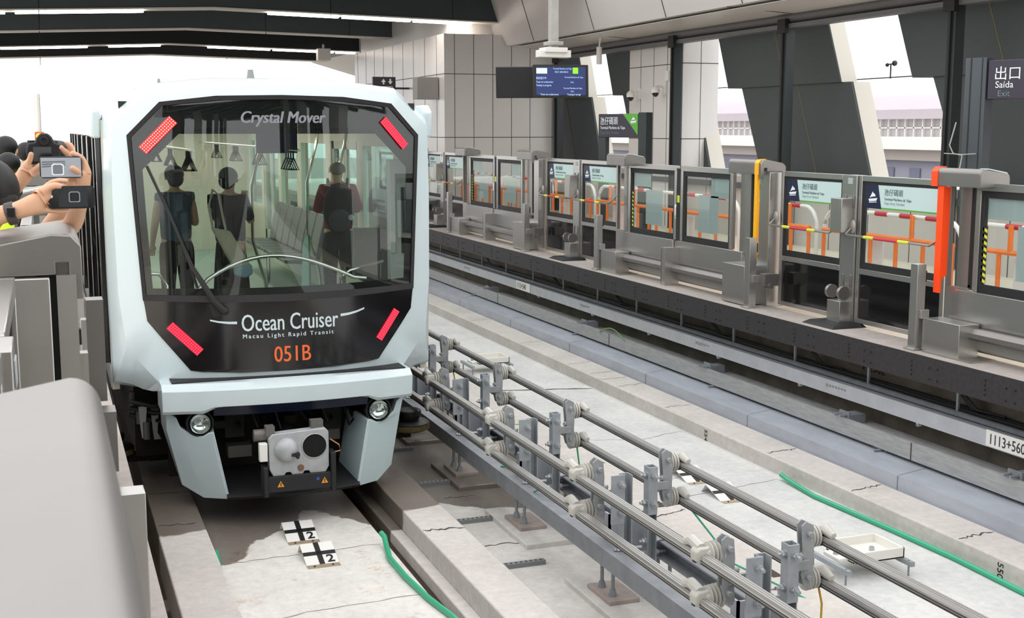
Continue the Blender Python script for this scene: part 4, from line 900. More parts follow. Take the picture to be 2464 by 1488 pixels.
for sd, x0, x1 in (('left', XL, XL + .06), ('right', XR - .06, XR)):
    xo = (x0 - .006, x0) if sd == 'left' else (x1, x1 + .006)
    xi = (x1, x1 + .004) if sd == 'left' else (x0 - .004, x0)
    # solid wall below and above, pillars between windows
    op = [(11.75, 13.0, 1.95, 2.95, 'window'), (13.25, 14.55, 1.25, 3.0, 'door'), (14.85, 16.4, 1.95, 2.95, 'window'), (16.7, 17.9, 1.95, 2.95, 'window'), (18.1, 19.4, 1.25, 3.0, 'door'), (19.6, 20.8, 1.95, 2.95, 'window')]
    m = MB(); m.box(x0, x1, 10.9, YE, 2.99, 3.2); ys = 10.9
    for a, b, z0, z1, k_ in op:
        m.box(x0, x1, ys, a, .93, 2.99); m.box(x0, x1, a, b, .93, z0); m.box(x0, x1, a, b, z1, 2.99) if z1 < 2.99 else None; ys = b
    m.box(x0, x1, ys, YE, .93, 2.99); m.build('side_wall', CREAM, TR)
    m = MB(); m.box(*xo, 10.98, YE, .93, 1.14, 0); m.box(*xo, 10.98, YE, 3.08, 3.22, 0); m.build('outer_cladding', MINT, TR)
    # black outer strip with glossy panels between windows
    m = MB(); ys = 10.95
    for a, b, z0, z1, k_ in op: m.box(*xo, ys, a, 1.14, 3.08); m.box(*xo, a, b, 1.14, z0); m.box(*xo, a, b, z1, 3.08); ys = b
    m.box(*xo, ys, YE, 1.14, 3.08); m.build('black_side_band', BLACK, TR)
    for a, b, z0, z1, k_ in op:
        if k_ == 'window':
            m = MB(); xx = x0 + .02; m.box(xx, xx + .008, a, b, z0, z1); m.build('side_window', GLASSG, TR)
        else:
            m = MB(); xx = x0 + .015
            for q0, q1 in ((a, (a + b) / 2 - .005), ((a + b) / 2 + .005, b)):
                m.box(xx, xx + .035, q0, q0 + .09, z0 - .08, z1, 0); m.box(xx, xx + .035, q1 - .09, q1, z0 - .08, z1, 0); m.box(xx, xx + .035, q0, q1, z0 - .08, z0 + .35, 0); m.box(xx, xx + .035, q0, q1, z1 - .1, z1, 0); m.box(xx + .012, xx + .02, q0 + .09, q1 - .09, z0 + .35, z1 - .1, 1)
            m.build('sliding_door', [CREAMG, GLASSG], TR)
    # protruding glossy vertical bars seen edge on
    sgn = -1 if sd == 'left' else 1
    for y_ in (11.05, 11.7, 13.05, 13.2, 14.6, 14.8, 16.45, 16.65, 17.95, 18.05, 19.45, 20.85): xa = x0 if sd == 'left' else x1; m = MB(); m.box(min(xa, xa + sgn * .045), max(xa, xa + sgn * .045), y_ - .03, y_ + .06, 1.14, 3.06); m.build('window_pillar_trim', BLACK, TR, bevel=.008)
    m = MB(); xa = x0 if sd == 'left' else x1
    m.prism([(10.9, 3.05), (10.88, 3.28), (10.98, 3.34), (11.25, 3.34), (11.4, 3.2), (11.4, 3.05)], 'x', xa - .0 + sgn * .075 if sgn < 0 else xa, xa if sgn < 0 else xa + .075); m.build('corner_fairing', MINT, TR, bevel=.02)
m = MB(); m.box(XL, XR, YE - .05, YE, .93, 3.2); m.build('rear_bulkhead', CREAM, TR)
m = MB(); m.box(XL + .07, XR - .07, 10.95, YE, 3.12, 3.15, 0); m.build('ceiling_lining', mat('cabin_ceiling', '#d9d8d2', .6), TR)
for x_ in (-.55, .55):
    m = MB(); m.box(CX + x_ - .06, CX + x_ + .06, 13.4, 20.5, 3.10, 3.12); m.build('cabin_lamp', emis('cabin_lamp', '#fff3df', 9.0), TR)
# header inside, above the clear part of the windscreen, and side mask panels
m = MB(); m.box(CX - 1.25, CX + 1.25, 10.72, 10.78, 3.085, 3.35); m.build('header_panel', mat('header_dark', '#1d1e20', .6), TR)
# windscreen black border
O_ = [(0,3.365),(.50,3.355),(.935,3.31),(1.18,3.06),(1.15,2.4),(1.115,1.785),(.55,1.77),(0,1.765)]
I_ = [(0,3.135),(.38,3.135),(.775,3.125),(1.10,2.80),(1.085,2.4),(1.06,1.835),(.55,1.825),(0,1.82)]
S_ = [(0,3.40),(.52,3.39),(.955,3.34),(1.212,3.075),(1.177,2.4),(1.142,1.74),(.55,1.715),(0,1.705)]
LO, LI, LS = full(O_), full(I_), full(S_)
m = MB(); bridge(m, [loopv(LO, lambda x, z, p: yf(x, z) + .012), loopv(LI, lambda x, z, p: yf(x, z) + .012), loopv(LI, lambda x, z, p: yf(x, z) + .03), loopv(LO, lambda x, z, p: yf(x, z) + .03)])
m.build('black_border', mat('ceramic_border', '#050506', .9), TR)
m = MB(); bridge(m, [loopv(LS, lambda x, z, p: yf(x, z) + .03), loopv(LS, lambda x, z, p: yf(x, z) - .022), loopv(LO, lambda x, z, p: yf(x, z) - .014), loopv(LO, lambda x, z, p: yf(x, z) + .03)])
m.build('window_seal', RUB, TR)
def grid(half, zs, dy, th, mi=0, nx=22):
    """curved panel: half = [(halfwidth, z)...] top to bottom"""
    m = MB(); rows = []
    for wd, z in half: rows.append([(CX - wd + 2 * wd * i / nx, z) for i in range(nx + 1)])
    def V(off): return [(x, yf(x, z) + off, z) for r in rows for x, z in r]
    n = nx + 1; nr = len(rows); fs = [(k*n+i, k*n+i+1, (k+1)*n+i+1, (k+1)*n+i) for k in range(nr-1) for i in range(nx)]
    N = n * nr
    edge = [i for i in range(n)] + [k*n + nx for k in range(1, nr)] + [(nr-1)*n + i for i in range(nx-1, -1, -1)] + [k*n for k in range(nr-2, 0, -1)]
    fs2 = [tuple(N + i for i in reversed(f)) for f in fs] + [(edge[i], N + edge[i], N + edge[(i+1) % len(edge)], edge[(i+1) % len(edge)]) for i in range(len(edge))]
    m.add(V(dy) + V(dy + th), fs + fs2, mi); return m
GL = [(.0,3.366),(.50,3.355),(.935,3.31),(1.06,3.185),(1.18,3.06),(1.165,2.75),(1.15,2.4),(1.132,2.1),(1.115,1.785),(1.1,1.768)]
GL[0] = (.30, 3.362)
grid(GL, None, -.006, .006).build('windscreen', GLASSW, TR, smooth=60)
grid([(1.140,1.755),(1.13,1.69),(1.115,1.57),(1.01,1.43),(.90,1.29),(.795,1.155),(.70,1.14),(.4,1.122)], None, -.012, .03).build('lower_black_panel', BLACK, TR, smooth=60)
# LED lamps
def led(x0, z0, x1, z1, wd, bright):
    x0 += CX; x1 += CX
    a = Vector((x0, 0, z0)); b = Vector((x1, 0, z1)); d = (b - a).normalized(); n_ = Vector((-d.z, 0, d.x)) * wd / 2
    def P(p, k): return (p.x, yf(p.x, p.z) - k, p.z)
    q = [a + n_, b + n_, b - n_, a - n_]
    m = MB(); m.add([P(p, .013) for p in q] + [P(p, .024) for p in q], [(0,1,2,3),(7,6,5,4),(0,4,5,1),(1,5,6,2),(2,6,7,3),(3,7,4,0)])
    o = m.build('marker_lamp', LAMP_RD if bright else LAMP_R, TR, label='lit ' + ('bright ' if bright else '') + 'red LED marker lamp')
    L_ = (b - a).length; m = MB(); nn = int(L_ / .0185)
    for i in range(nn):
        for j in range(4):
            p = a + d * (L_ * (i + .5) / nn) + n_ * (-.72 + .48 * j) ; r = .0052
            c = [p + d * r, p + n_.normalized() * r, p - d * r, p - n_.normalized() * r]
            m.add([P(v, .0245) for v in c] + [P(p, .028)], [(0,1,4),(1,2,4),(2,3,4),(3,0,4)])
    m.build('led_cells', LAMP_Y if bright else emis('led_pink', '#ff4d66', 1.5), o, smooth=0)['kind'] = 'stuff'
led(-1.095, 2.955, -.855, 3.20, .082, True); led(1.085, 2.975, .875, 3.205, .07, False)
led(-.945, 1.535, -.715, 1.305, .075, False); led(.975, 1.565, .80, 1.325, .062, False)
# lettering
def tf(x0, z0, slope=0): return lambda u, v, k: (CX + x0 + u, yf(CX + x0 + u, z0) - .0125 - k, z0 + v + slope * u)
text('lettering', 'Crystal Mover', .135, lambda u, v, k: (CX - .345 + u, yf(CX - .345 + u, 3.2) - .0075 - k, 3.175 + v), TXTS, TR, shear=.22, xs=.88, reps=(0, .004, .008))
FH = lambda x0, z0: tf(x0, z0)
text('lettering', 'Ocean Cruiser', .20, tf(-.385, 1.468), MINT, TR, xs=.675, reps=(0, .003))
text('lettering', 'Macau Light Rapid Transit', .05, tf(-.375, 1.408), MINT, TR, space=1.42, xs=.98, reps=(0, .002), bold=0)
text('lettering', '051B', .19, tf(-.125, 1.198), TXTO, TR, xs=.80, reps=(0, .003))
m = MB()
def sw(pts_t, pts_b):
    n = len(pts_t); vs = [(CX + x, yf(CX + x, z) - .0135, z) for x, z in pts_t] + [(CX + x, yf(CX + x, z) - .0135, z) for x, z in pts_b] + [(CX + x, yf(CX + x, z) - .0115, z) for x, z in pts_t] + [(CX + x, yf(CX + x, z) - .0115, z) for x, z in pts_b]
    m.add(vs, [(i, n+i, n+i+1, i+1) for i in range(n-1)] + [(2*n+i, 2*n+i+1, 3*n+i+1, 3*n+i) for i in range(n-1)] + [(i, i+1, 2*n+i+1, 2*n+i) for i in range(n-1)] + [(n+i, 3*n+i, 3*n+i+1, n+i+1) for i in range(n-1)] + [(0, 2*n, 3*n, n), (n-1, 2*n-1, 4*n-1, 3*n-1)])
sw([(-.63,1.575),(-.56,1.56),(-.48,1.552),(-.415,1.552)], [(-.628,1.562),(-.56,1.545),(-.48,1.533),(-.415,1.53)])
m.build('lettering_swoosh', MINT, TR)
m = MB()
sw([(.455,1.572),(.53,1.577),(.6,1.59),(.67,1.612)], [(.455,1.549),(.53,1.557),(.6,1.573),(.668,1.597)])
m.build('lettering_swoosh', MINT, TR)
# wiper
WX = lambda x, z, k=.03: (CX + x, yf(CX + x, z) - k, z)
m = MB(); m.tube([WX(-.51,1.64,.035), WX(-.60,1.74,.05), WX(-.76,2.02,.055), WX(-.80,2.14,.05)], .02, 8, rs=[.03,.026,.018,.014]); m.ball(WX(-.51,1.645,.03), .035, .03, .035, 10, 6); m.build('wiper_arm', RUB, TR)
m = MB(); m.tube([WX(-.72,1.84,.025), WX(-.80,2.15,.03), WX(-.93,2.48,.028), WX(-1.07,2.83,.02)], .011, 6); m.tube([WX(-.78,2.08,.04), WX(-.86,2.3,.045), WX(-.97,2.6,.035)], .012, 6); m.build('wiper_blade', RUB, TR)
m = MB(); m.prism([(CX - .64, 1.705), (CX - .60, 1.60), (CX - .42, 1.60), (CX - .36, 1.715)], 'y', 10.30, 10.36); m.build('wiper_recess', BLACKM, TR)
# roof items
m = MB(); m.cyl((CX - .04, 11.6, 3.53), (CX - .04, 11.6, 3.66), .045, 10, r2=.025); m.build('roof_antenna', mat('antenna_grey', '#8a8c8c', .5), TR)
for x_ in (-.78, .62): m = MB(); m.cyl((CX + x_, 12.4, 3.5), (CX + x_, 12.4, 3.6), .03, 8, r2=.01); m.build('roof_antenna', MATS['antenna_grey'], TR)
# bumper
def yb(x): return 10.04 + .12 * (x - CX) ** 2
m = MB(); prof = [(0, 1.065), (-.0, .0)]
xs = [CX - 1.045 + 2.09 * i / 26 for i in range(27)]
def prof_at(x):
    d = x - CX; lo = .83
    top = 1.075
    if abs(d) < .60: lo = .895
    elif abs(d) < .70: lo = .895 - (abs(d) - .60) / .10 * .065
    return [(10.62, top - .005), (yb(x) + .06, top), (yb(x) - .02, top - .045), (yb(x), .885 if abs(d) < .66 else .86), (yb(x) + .03, lo), (10.62, lo)]
n = 6; vs = []; 
for x in xs: vs += [(x, y, z) for y, z in prof_at(x)]
fs = [(k*n+i, k*n+(i+1) % n, (k+1)*n+(i+1) % n, (k+1)*n+i) for k in range(len(xs)-1) for i in range(n)] + [tuple(range(n)), tuple(len(vs)-1-i for i in range(n))]
m.add(vs, fs); m.build('bumper', MINT, TR, bevel=.006, smooth=30)
m = MB()
vs = []
for x in xs[5:22]: vs += [(x, yb(x) + .035, .895), (x, yb(x) + .075, .80), (x, yb(x) + .12, .80), (x, yb(x) + .09, .895)]
L_ = len(xs[5:22]); n = 4
m.add(vs, [(k*n+i, k*n+(i+1) % n, (k+1)*n+(i+1) % n, (k+1)*n+i) for k in range(L_-1) for i in range(n)] + [tuple(range(n)), tuple(len(vs)-1-i for i in range(n))])
m.build('bumper_valance', NAVYG, TR)
m = MB(); m.prism([(CX - .96, 1.073), (CX + 1.0, 1.073), (CX + 1.0, 1.085), (CX - .96, 1.085)], 'y', 10.22, 10.62); m.build('bumper_gap_seal', BLACKM, TR)
# skirts and headlights
for sg in (-1, 1):
    X = lambda d: CX + sg * d
    f = [(1.00, 10.46, .83), (.70, 10.20, .80), (.665, 10.20, .62), (.54, 10.24, .085), (.75, 10.30, .10), (.93, 10.48, .18), (1.0, 10.62, .5)]
    # front face polygon extruded backwards
    outer = [(1.01, .83, 10.32), (.93, .78, 10.27), (.90, .70, 10.26), (.82, .645, 10.225), (.735, .625, 10.20), (.685, .655, 10.18), (.645, .66, 10.17), (.535, .085, 10.15), (.74, .10, 10.22), (.90, .19, 10.36), (1.0, .65, 10.42)]
    vs = [(X(a), y, z) for a, z, y in outer] + [(X(a) , y + (.05 if a < .7 else .10), z) for a, z, y in outer]; n = len(outer)
    m = MB(); m.add(vs, [tuple(range(n)), tuple(range(2*n-1, n-1, -1))] + [(i, (i+1) % n, n + (i+1) % n, n + i) for i in range(n)])
    # side return of the skirt
    m.add([(X(1.0), 10.42, .65), (X(1.01), 10.32, .83), (X(1.02), 10.8, .83), (X(1.01), 10.8, .62), (X(.90), 10.36, .19), (X(.93), 10.6, .3),
           (X(.97), 10.44, .65), (X(.98), 10.34, .83), (X(.99), 10.8, .83), (X(.98), 10.8, .62), (X(.87), 10.38, .19), (X(.90), 10.6, .3)],
          [(0,1,2,3), (4,0,3,5), (9,8,7,6), (11,9,6,10), (1,7,8,2), (2,8,9,3), (3,9,11,5), (5,11,10,4)])
    # inner return towards the coupler
    m.add([(X(.645), 10.17, .66), (X(.535), 10.15, .085), (X(.50), 10.75, .085), (X(.60), 10.75, .66), (X(.675), 10.18, .66), (X(.565), 10.16, .085), (X(.53), 10.76, .085), (X(.63), 10.76, .66)], [(0,3,2,1),(4,5,6,7),(0,1,5,4),(1,2,6,5),(2,3,7,6),(3,0,4,7)])
    m.build('skirt', MINTD, TR, bevel=.006, smooth=25)
    hx, hz, hy = .75, .735, 10.19
    m = MB(); m.lathe((X(hx), hy + .12, hz), (0, -1, 0), [(0, .11), (.10, .112), (.108, .10), (.09, .086), (.05, .084)], 24, 0, (1, 0)); hb = m.build('headlight_housing', BLACKM, TR)
    m = MB(); m.lathe((X(hx), hy + .045, hz), (0, -1, 0), [(0, .02), (.008, .05), (.028, .074), (.045, .083)], 24, 0, (1, 0)); m.build('reflector', mat('chrome', '#d9dadb', .08, 1), hb)
    m = MB(); m.lathe((X(hx), hy + .012, hz), (0, -1, 0), [(0, .084), (.02, .08), (.034, .05), (.038, .01)], 20); m.build('lens', GLASS, hb)
    m = MB(); m.cyl((X(hx), hy + .02, hz), (X(hx), hy + .0, hz), .012, 8); m.build('bulb', WHITE, hb)
for k in range(3):
    m = MB(); x_ = CX - 1.18 + k * .11; m.prism([(x_, .74 - k * .05), (x_ + .07, .74 - k * .05), (x_ + .05, .52 - k * .05), (x_ + .08, .46 - k * .05), (x_ + .02, .46 - k * .05), (x_ + .01, .55 - k * .05)], 'y', 11.0 + k * .12, 11.03 + k * .12); m.build('bogie_bracket', mat('bracket_silver', '#8d8f90', .4, .6), TR)
    m = MB(); m.tube([(CX - 1.25, 10.98 + k * .1, .80 - k * .08), (CX - 1.05, 10.96 + k * .1, .74 - k * .08), (CX - .9, 11.0, .78 - k * .1)], .02, 8); m.build('hose_pipe', CABLE, TR)
for k in range(6):
    m = MB(); x_ = CX - .5 + k * .2; m.tube([(x_, 10.5, .78), (x_ + .05, 10.45, .66 - (k % 3) * .05), (x_ + .12, 10.55, .6), (x_ + .1, 10.8, .72)], .012, 6); m.build('underframe_cable', CABLE, TR)
m = MB(); m.box(CX - .48, CX - .28, 10.6, 10.75, .32, .42); m.build('underframe_box', mat('box_dim', '#55524d', .6), TR); m = MB(); m.box(CX + .3, CX + .5, 10.62, 10.78, .4, .52); m.build('underframe_box', mat('box_dim', '#55524d', .6), TR)
# black apron plate, underframe, coupler
m = MB(); vs = []
ax = [CX - .56 + 1.12 * i / 12 for i in range(13)]
for x in ax: d = x - CX; yy = 10.08 + .2 * d * d; vs += [(x, yy, .085), (x, yy - .02, .11), (x, yy + .02, .135), (x, 10.9, .17), (x, 10.9, .085)]
n = 5; m.add(vs, [(k*n+i, k*n+(i+1) % n, (k+1)*n+(i+1) % n, (k+1)*n+i) for k in range(12) for i in range(n)] + [tuple(range(n)), tuple(len(vs)-1-i for i in range(n))])
m.build('apron', BLACKM, TR)
m = MB(); m.box(CX - .95, CX + .95, 10.9, 11.0, .12, .92); m.box(CX - 1.2, CX + 1.2, 11.2, 11.3, .25, .92); m.box(CX - .9, CX + .9, 11.0, YE, .28, .5)
for x_ in (-.8, -.5, .35, .75): m.box(CX + x_, CX + x_ + .16, 10.6, 10.9, .5, .75)
for k in range(5): m.box(CX - .6 + k * .3, CX - .5 + k * .3, 10.55, 10.9, .6 + (k % 2) * .1, .66 + (k % 2) * .1)
m.build('underframe', UNDER, TR)
for k, (x_, y_) in enumerate([(-.96, 12.0), (.96, 12.0), (-.96, 18.8), (.96, 18.8)]):
    m = MB(); m.lathe((CX + x_ - .14, y_, .47), (1, 0, 0), [(0, .30), (.02, .44), (.06, .465), (.22, .465), (.26, .44), (.28, .30)], 28); wo = m.build('wheel', RUB, TR); m = MB(); m.lathe((CX + x_ - .15, y_, .47), (1, 0, 0), [(0, .12), (.02, .2), (.29, .2), (.31, .12)], 18); m.build('hub', GALVD, wo)
for sg in (-1, 1):
    gx, gy, gz = CX + sg * 1.40, 11.55, .27
    m = MB(); m.lathe((gx, gy, gz - .08), (0, 0, 1), [(0, .16), (.02, .20), (.08, .20), (.10, .17)], 24); m.lathe((gx, gy, gz + .02), (0, 0, 1), [(0, .09), (.05, .12), (.10, .12), (.11, .1)], 20); gw = m.build('guide_wheel', mat('guide_wheel_black', '#1c1b1b', .5, 0, .3, 10), TR)
    m = MB(); m.lathe((gx, gy, gz - .06), (0, 0, 1), [(0, .202), (.05, .203)], 24); m.build('yellowed_rim', mat('worn_rim', '#6d5f3c', .7, 0, .5, 20), gw)
    m = MB(); m.box(min(gx, CX + sg * .8), max(gx, CX + sg * .8), gy - .06, gy + .06, gz - .14, gz - .07); m.box(CX + sg * 1.0 - .05, CX + sg * 1.0 + .05, gy - .05, gy + .05, gz - .1, .9); m.build('guide_arm', UNDER, TR)
    for q in range(3): m = MB(); m.cyl((CX + sg * (1.12 + q * .05), 11.0 + q * .1, .45 + .12 * q), (CX + sg * (1.12 + q * .05), 11.0 + q * .1, .60 + .12 * q), .03, 8); m.build('link_rod', mat('link_grey', '#7d7f80', .4, .6), TR)
cpl = (CX + .0, 9.86, .0)
m = MB(); x0, x1, z0, z1 = CX - .255, CX + .235, .33, .70
yq = 9.84
n_seg = 20; hc = (CX + .115, .56); hr = .095
out = [(x0, z0 + .06), (x0 + .03, z0), (x0 + .12, z0), (x0 + .135, z0 + .025), (x0 + .17, z0 + .025), (x0 + .185, z0), (x0 + .27, z0), (x0 + .285, z0 + .025), (x0 + .32, z0 + .025), (x0 + .335, z0), (x1 - .03, z0), (x1, z0 + .05), (x1, z1 - .03), (x1 - .03, z1), (x0 + .03, z1 - .02), (x0, z1 - .05)]
m.prism(out, 'y', yq, yq + .10); cp = m.build('coupler_face', mat('coupler_grey', '#aeb1b3', .5, .15, .15, 12), TR, bevel=.006)
m = MB(); m.lathe((hc[0], yq - .004, hc[1]), (0, 1, 0), [(0, .098), (.003, .098), (.03, .09)], 20, 0); m.build('coupler_socket', mat('socket_black', '#070707', .9), cp)
m = MB(); m.lathe((hc[0], yq - .002, hc[1]), (0, -1, 0), [(0, .108), (.006, .106), (.008, .099), (0.001, .098)], 20); m.build('socket_rim', MATS['coupler_grey'], cp)
m = MB(); m.ball((CX - .115, yq + .0, .545), .10, .085, .10, 20, 12); m.build('coupler_cone', MATS['coupler_grey'], cp)
m = MB(); m.box(CX - .085, CX - .02, yq - .09, yq - .03, .505, .53); m.cyl((CX - .04, yq - .1, .50), (CX - .04, yq - .02, .50), .015, 8); m.build('cone_slot', BLACKM, cp)
m = MB(); m.lathe((CX + .0, yq, .385), (0, -1, 0), [(0, .028), (.01, .025), (.012, .012)], 14); m.build('centre_bolt', mat('rusty_bolt', '#7a5a45', .7), cp)
m = MB(); m.box(CX - .29, CX + .27, yq - .02, yq + .08, .20, .335); m.box(CX - .31, CX - .27, yq - .04, yq + .1, .17, .42); m.box(CX + .245, CX + .285, yq - .04, yq + .1, .17, .50); cb = m.build('coupler_base', BLACKM, TR, bevel=.008)
for x_ in (-.17, .19):
    m = MB(); m.prism([(CX + x_ - .028, .245), (CX + x_ + .028, .245), (CX + x_, .295)], 'y', yq - .024, yq - .02, 0); m.prism([(CX + x_ - .003, .252), (CX + x_ + .003, .252), (CX + x_ + .004, .28), (CX + x_ - .004, .28)], 'y', yq - .026, yq - .024, 1); m.build('warning_triangle', [mat('warn_orange', '#e89a2a', .5), BLACKM], cb)
m = MB(); m.lathe((CX + .135, yq - .02, .285), (0, -1, 0), [(0, .014), (.002, .014)], 12); m.build('blue_dot', mat('blue_dot', '#2a50a0', .5), cb)
m = MB(); m.box(CX - .33, CX - .265, yq + .0, yq + .07, .46, .61); m.build('coupler_side_box', WHITE, cp, bevel=.006)
m = MB(); m.cyl((CX - .36, yq + .1, .66), (CX - .24, yq + .1, .66), .05, 14); m.box(CX - .27, CX - .2, yq + .02, yq + .12, .66, .74); m.build('coupler_cylinder', mat('cast_grey', '#6f6d69', .5, .4, .2, 10), cp); m = MB(); m.box(CX + .1, CX + .2, yq + .04, yq + .12, .69, .76); m.build('coupler_bracket', MATS['cast_grey'], cp)
m = MB(); m.tube([(CX + .25, yq + .02, .6), (CX + .32, yq, .55), (CX + .33, yq, .5), (CX + .26, yq, .49)], .006, 6); m.build('coupler_wire', mat('wire_tan', '#a5774e', .6), cp)
m = MB(); m.cyl((CX, yq + .1, .5), (CX, 10.9, .5), .09, 14); m.build('coupler_shank', UNDER, TR)
m = MB(); m.box(CX + .27, CX + .47, 10.3, 10.5, .78, .86); m.build('terminal_box', mat('terminal_tan', '#a8a295', .5), TR)
# ---- cabin interior
m = MB(); cpts = [(CX - .66, 10.85, 1.75)] + [(CX - .66 + 1.46 * t, 10.85, 1.77 + .26 * math.sin(math.pi * (t ** .85)) ) for t in [i / 16 for i in range(1, 16)]] + [(CX + .82, 10.85, 1.80)]
m.tube(cpts, .018, 10); m.cyl((CX - .05, 10.85, 1.2), (CX - .05, 10.85, 2.02), .015, 8); m.build('arched_handrail', mat('handrail_chrome', '#d5d2c8', .18, 1), TR)
m = MB(); m.box(CX - 1.2, CX + 1.2, 10.55, 10.8, 1.2, 1.74); m.build('front_console', mat('console_pale', '#c9cdc9', .4), TR, bevel=.02)
SEAT = mat('seat_grey', '#66676a', .3, .1)
def seat(x, y, face, nm='seat'):
    m = MB(); q = -face
    m.prism([(x, 1.53), (x + q * .42, 1.56), (x + q * .42, 1.61), (x, 1.59)], 'y', y - .21, y + .21)
    m.prism([(x, 1.59), (x + q * .05, 1.60), (x + q * .0, 1.85), (x - q * .07, 2.12), (x - q * .10, 2.11), (x - q * .05, 1.8)], 'y', y - .21, y + .21)
    return m.build(nm, SEAT, TR, bevel=.012)
for k in range(7): seat(XR - .22, 14.75 + k * .47, 1)
for k in range(4): seat(XL + .22, 14.9 + k * .47, -1)
m = MB(); m.prism([(11.15, 1.55), (11.6, 1.60), (11.65, 2.15), (11.55, 2.2), (11.5, 1.7), (11.15, 1.65)], 'x', XR - .52, XR - .16); m.build('seat', SEAT, TR, bevel=.01)
m = MB(); m.prism([(11.15, 1.52), (11.6, 1.56), (11.65, 1.62), (11.15, 1.6)], 'x', XL + .12, XL + .5); m.build('seat', mat('seat_white', '#c5c8c6', .4), TR, bevel=.03)
m = MB(); m.box(XR - .56, XR - .54, 10.9, 11.7, 1.2, 1.75); m.tube([(XR - .8, 10.95, 1.62), (XR - .78, 10.95, 1.80), (XR - .7, 10.95, 1.86), (XR - .35, 11.1, 1.92)], .016, 8); m.tube([(XL + .1, 10.9, 1.93), (XL + .42, 10.9, 1.90), (XL + .48, 10.9, 1.80), (XL + .48, 10.9, 1.68)], .016, 8); m.build('seat_rail', MATS['handrail_chrome'], TR)
for (x_, y_) in ((XL + .28, 13.15), (XR - .28, 13.15), (XR - .28, 14.62), (XL + .28, 14.62), (CX + .35, 13.9)):
    m = MB(); b_ = .06 if x_ < CX else -.06; m.tube([(x_ - b_ * 1.5, y_, 1.16), (x_ - b_, y_, 1.45), (x_ + b_, y_, 1.9), (x_ + b_, y_, 2.5), (x_ - b_, y_, 2.95), (x_ - b_ * 1.5, y_, 3.12)], .017, 8); m.build('grab_pole', MATS['handrail_chrome'], TR)
for x_ in (CX - .5, CX + .5):
    m = MB(); m.cyl((x_, 12.2, 2.92), (x_, 20.5, 2.92), .014, 8); hr_ = m.build('strap_rail', MATS['handrail_chrome'], TR)
    for k in range(4):
        for q in range(4):
            y_ = 12.5 + k * 1.9 + q * .13
            m = MB(); m.tube([(x_, y_, 2.92), (x_, y_, 2.84), (x_ - .055, y_, 2.72), (x_ + .055, y_, 2.72), (x_, y_, 2.84)], .009, 5); m.build('hand_strap', BLACKM, hr_)
m = MB(); m.box(CX + .2, CX + .62, 12.9, 12.95, 2.88, 3.1); m.build('info_display', mat('info_display', '#2c3050', .4), TR)
m = MB(); m.box(XR - .30, XR - .08, 11.0, 11.12, 1.7, 2.85); m.box(XR - .305, XR - .25, 10.99, 11.0, 2.0, 2.55); m.build('side_cabinet', mat('cabinet_white', '#d3d2cb', .4), TR, bevel=.03)
m = MB(); m.box(XR - .20, XR - .17, 10.975, 10.99, 2.0, 2.6); m.build('cabinet_slot', BLACKM, TR)
m = MB(); m.prism([(13.2, 1.16), (13.2, 2.0), (13.5, 1.9), (13.7, 1.16)], 'x', XR - .62, XR - .60); m.build('seat_screen', mat('teal_screen', '#6fb0a8', .3), TR)
m = MB(); m.box(XL + .08, XL + .11, 11.3, 11.42, 1.3, 2.5); m.build('yellow_grip', mat('grip_yellow', '#c98f2a', .5), TR)
# ================================================================ PEOPLE
def skin_mesh(name, pts, edges, rad, m, parent, sub=2, org=None, root=0):
    o_ = ORG[parent.name] if parent is not None else Vector(org)
    me = bpy.data.meshes.new(name); me.from_pydata([tuple(Vector(p) - o_) for p in pts], edges, []); me.materials.append(m)
    o = bpy.data.objects.new(name, me); COL.objects.link(o)
    if parent is not None: o.parent = parent
    else: o.location = o_
    ORG[o.name] = o_
    sk = o.modifiers.new('skin', 'SKIN'); sk.use_smooth_shade = True
    if not me.skin_vertices: 
        pass
    sv = me.skin_vertices[0].data
    for i, r in enumerate(rad):
        sv[i].radius = (r, r) if isinstance(r, (int, float)) else r; sv[i].use_root = (i == root)
    sb = o.modifiers.new('subdivision', 'SUBSURF'); sb.levels = sub; sb.render_levels = sub
    return o
def chain(G, start, pts, rads):
    """append a chain to graph G=(pts,edges,rads) from vertex index start; returns last index"""
    k = start
    for p, r in zip(pts, rads):
        G[0].append(tuple(p)); G[2].append(r); i = len(G[0]) - 1
        if k is not None: G[1].append((k, i))
        k = i
    return k
def hand(G, wrist, palm, dirs, r=.0085):
    """palm point and five finger polylines; wrist index given"""
    w = chain(G, wrist, [palm], [(.026)])
    for pl in dirs: chain(G, w, pl, [r * 1.25] + [r] * (len(pl) - 2) + [r * .85])
    return w
def rotz(p, a, c): x, y = p[0] - c[0], p[1] - c[1]; return (c[0] + x * math.cos(a) - y * math.sin(a), c[1] + x * math.sin(a) + y * math.cos(a), p[2])
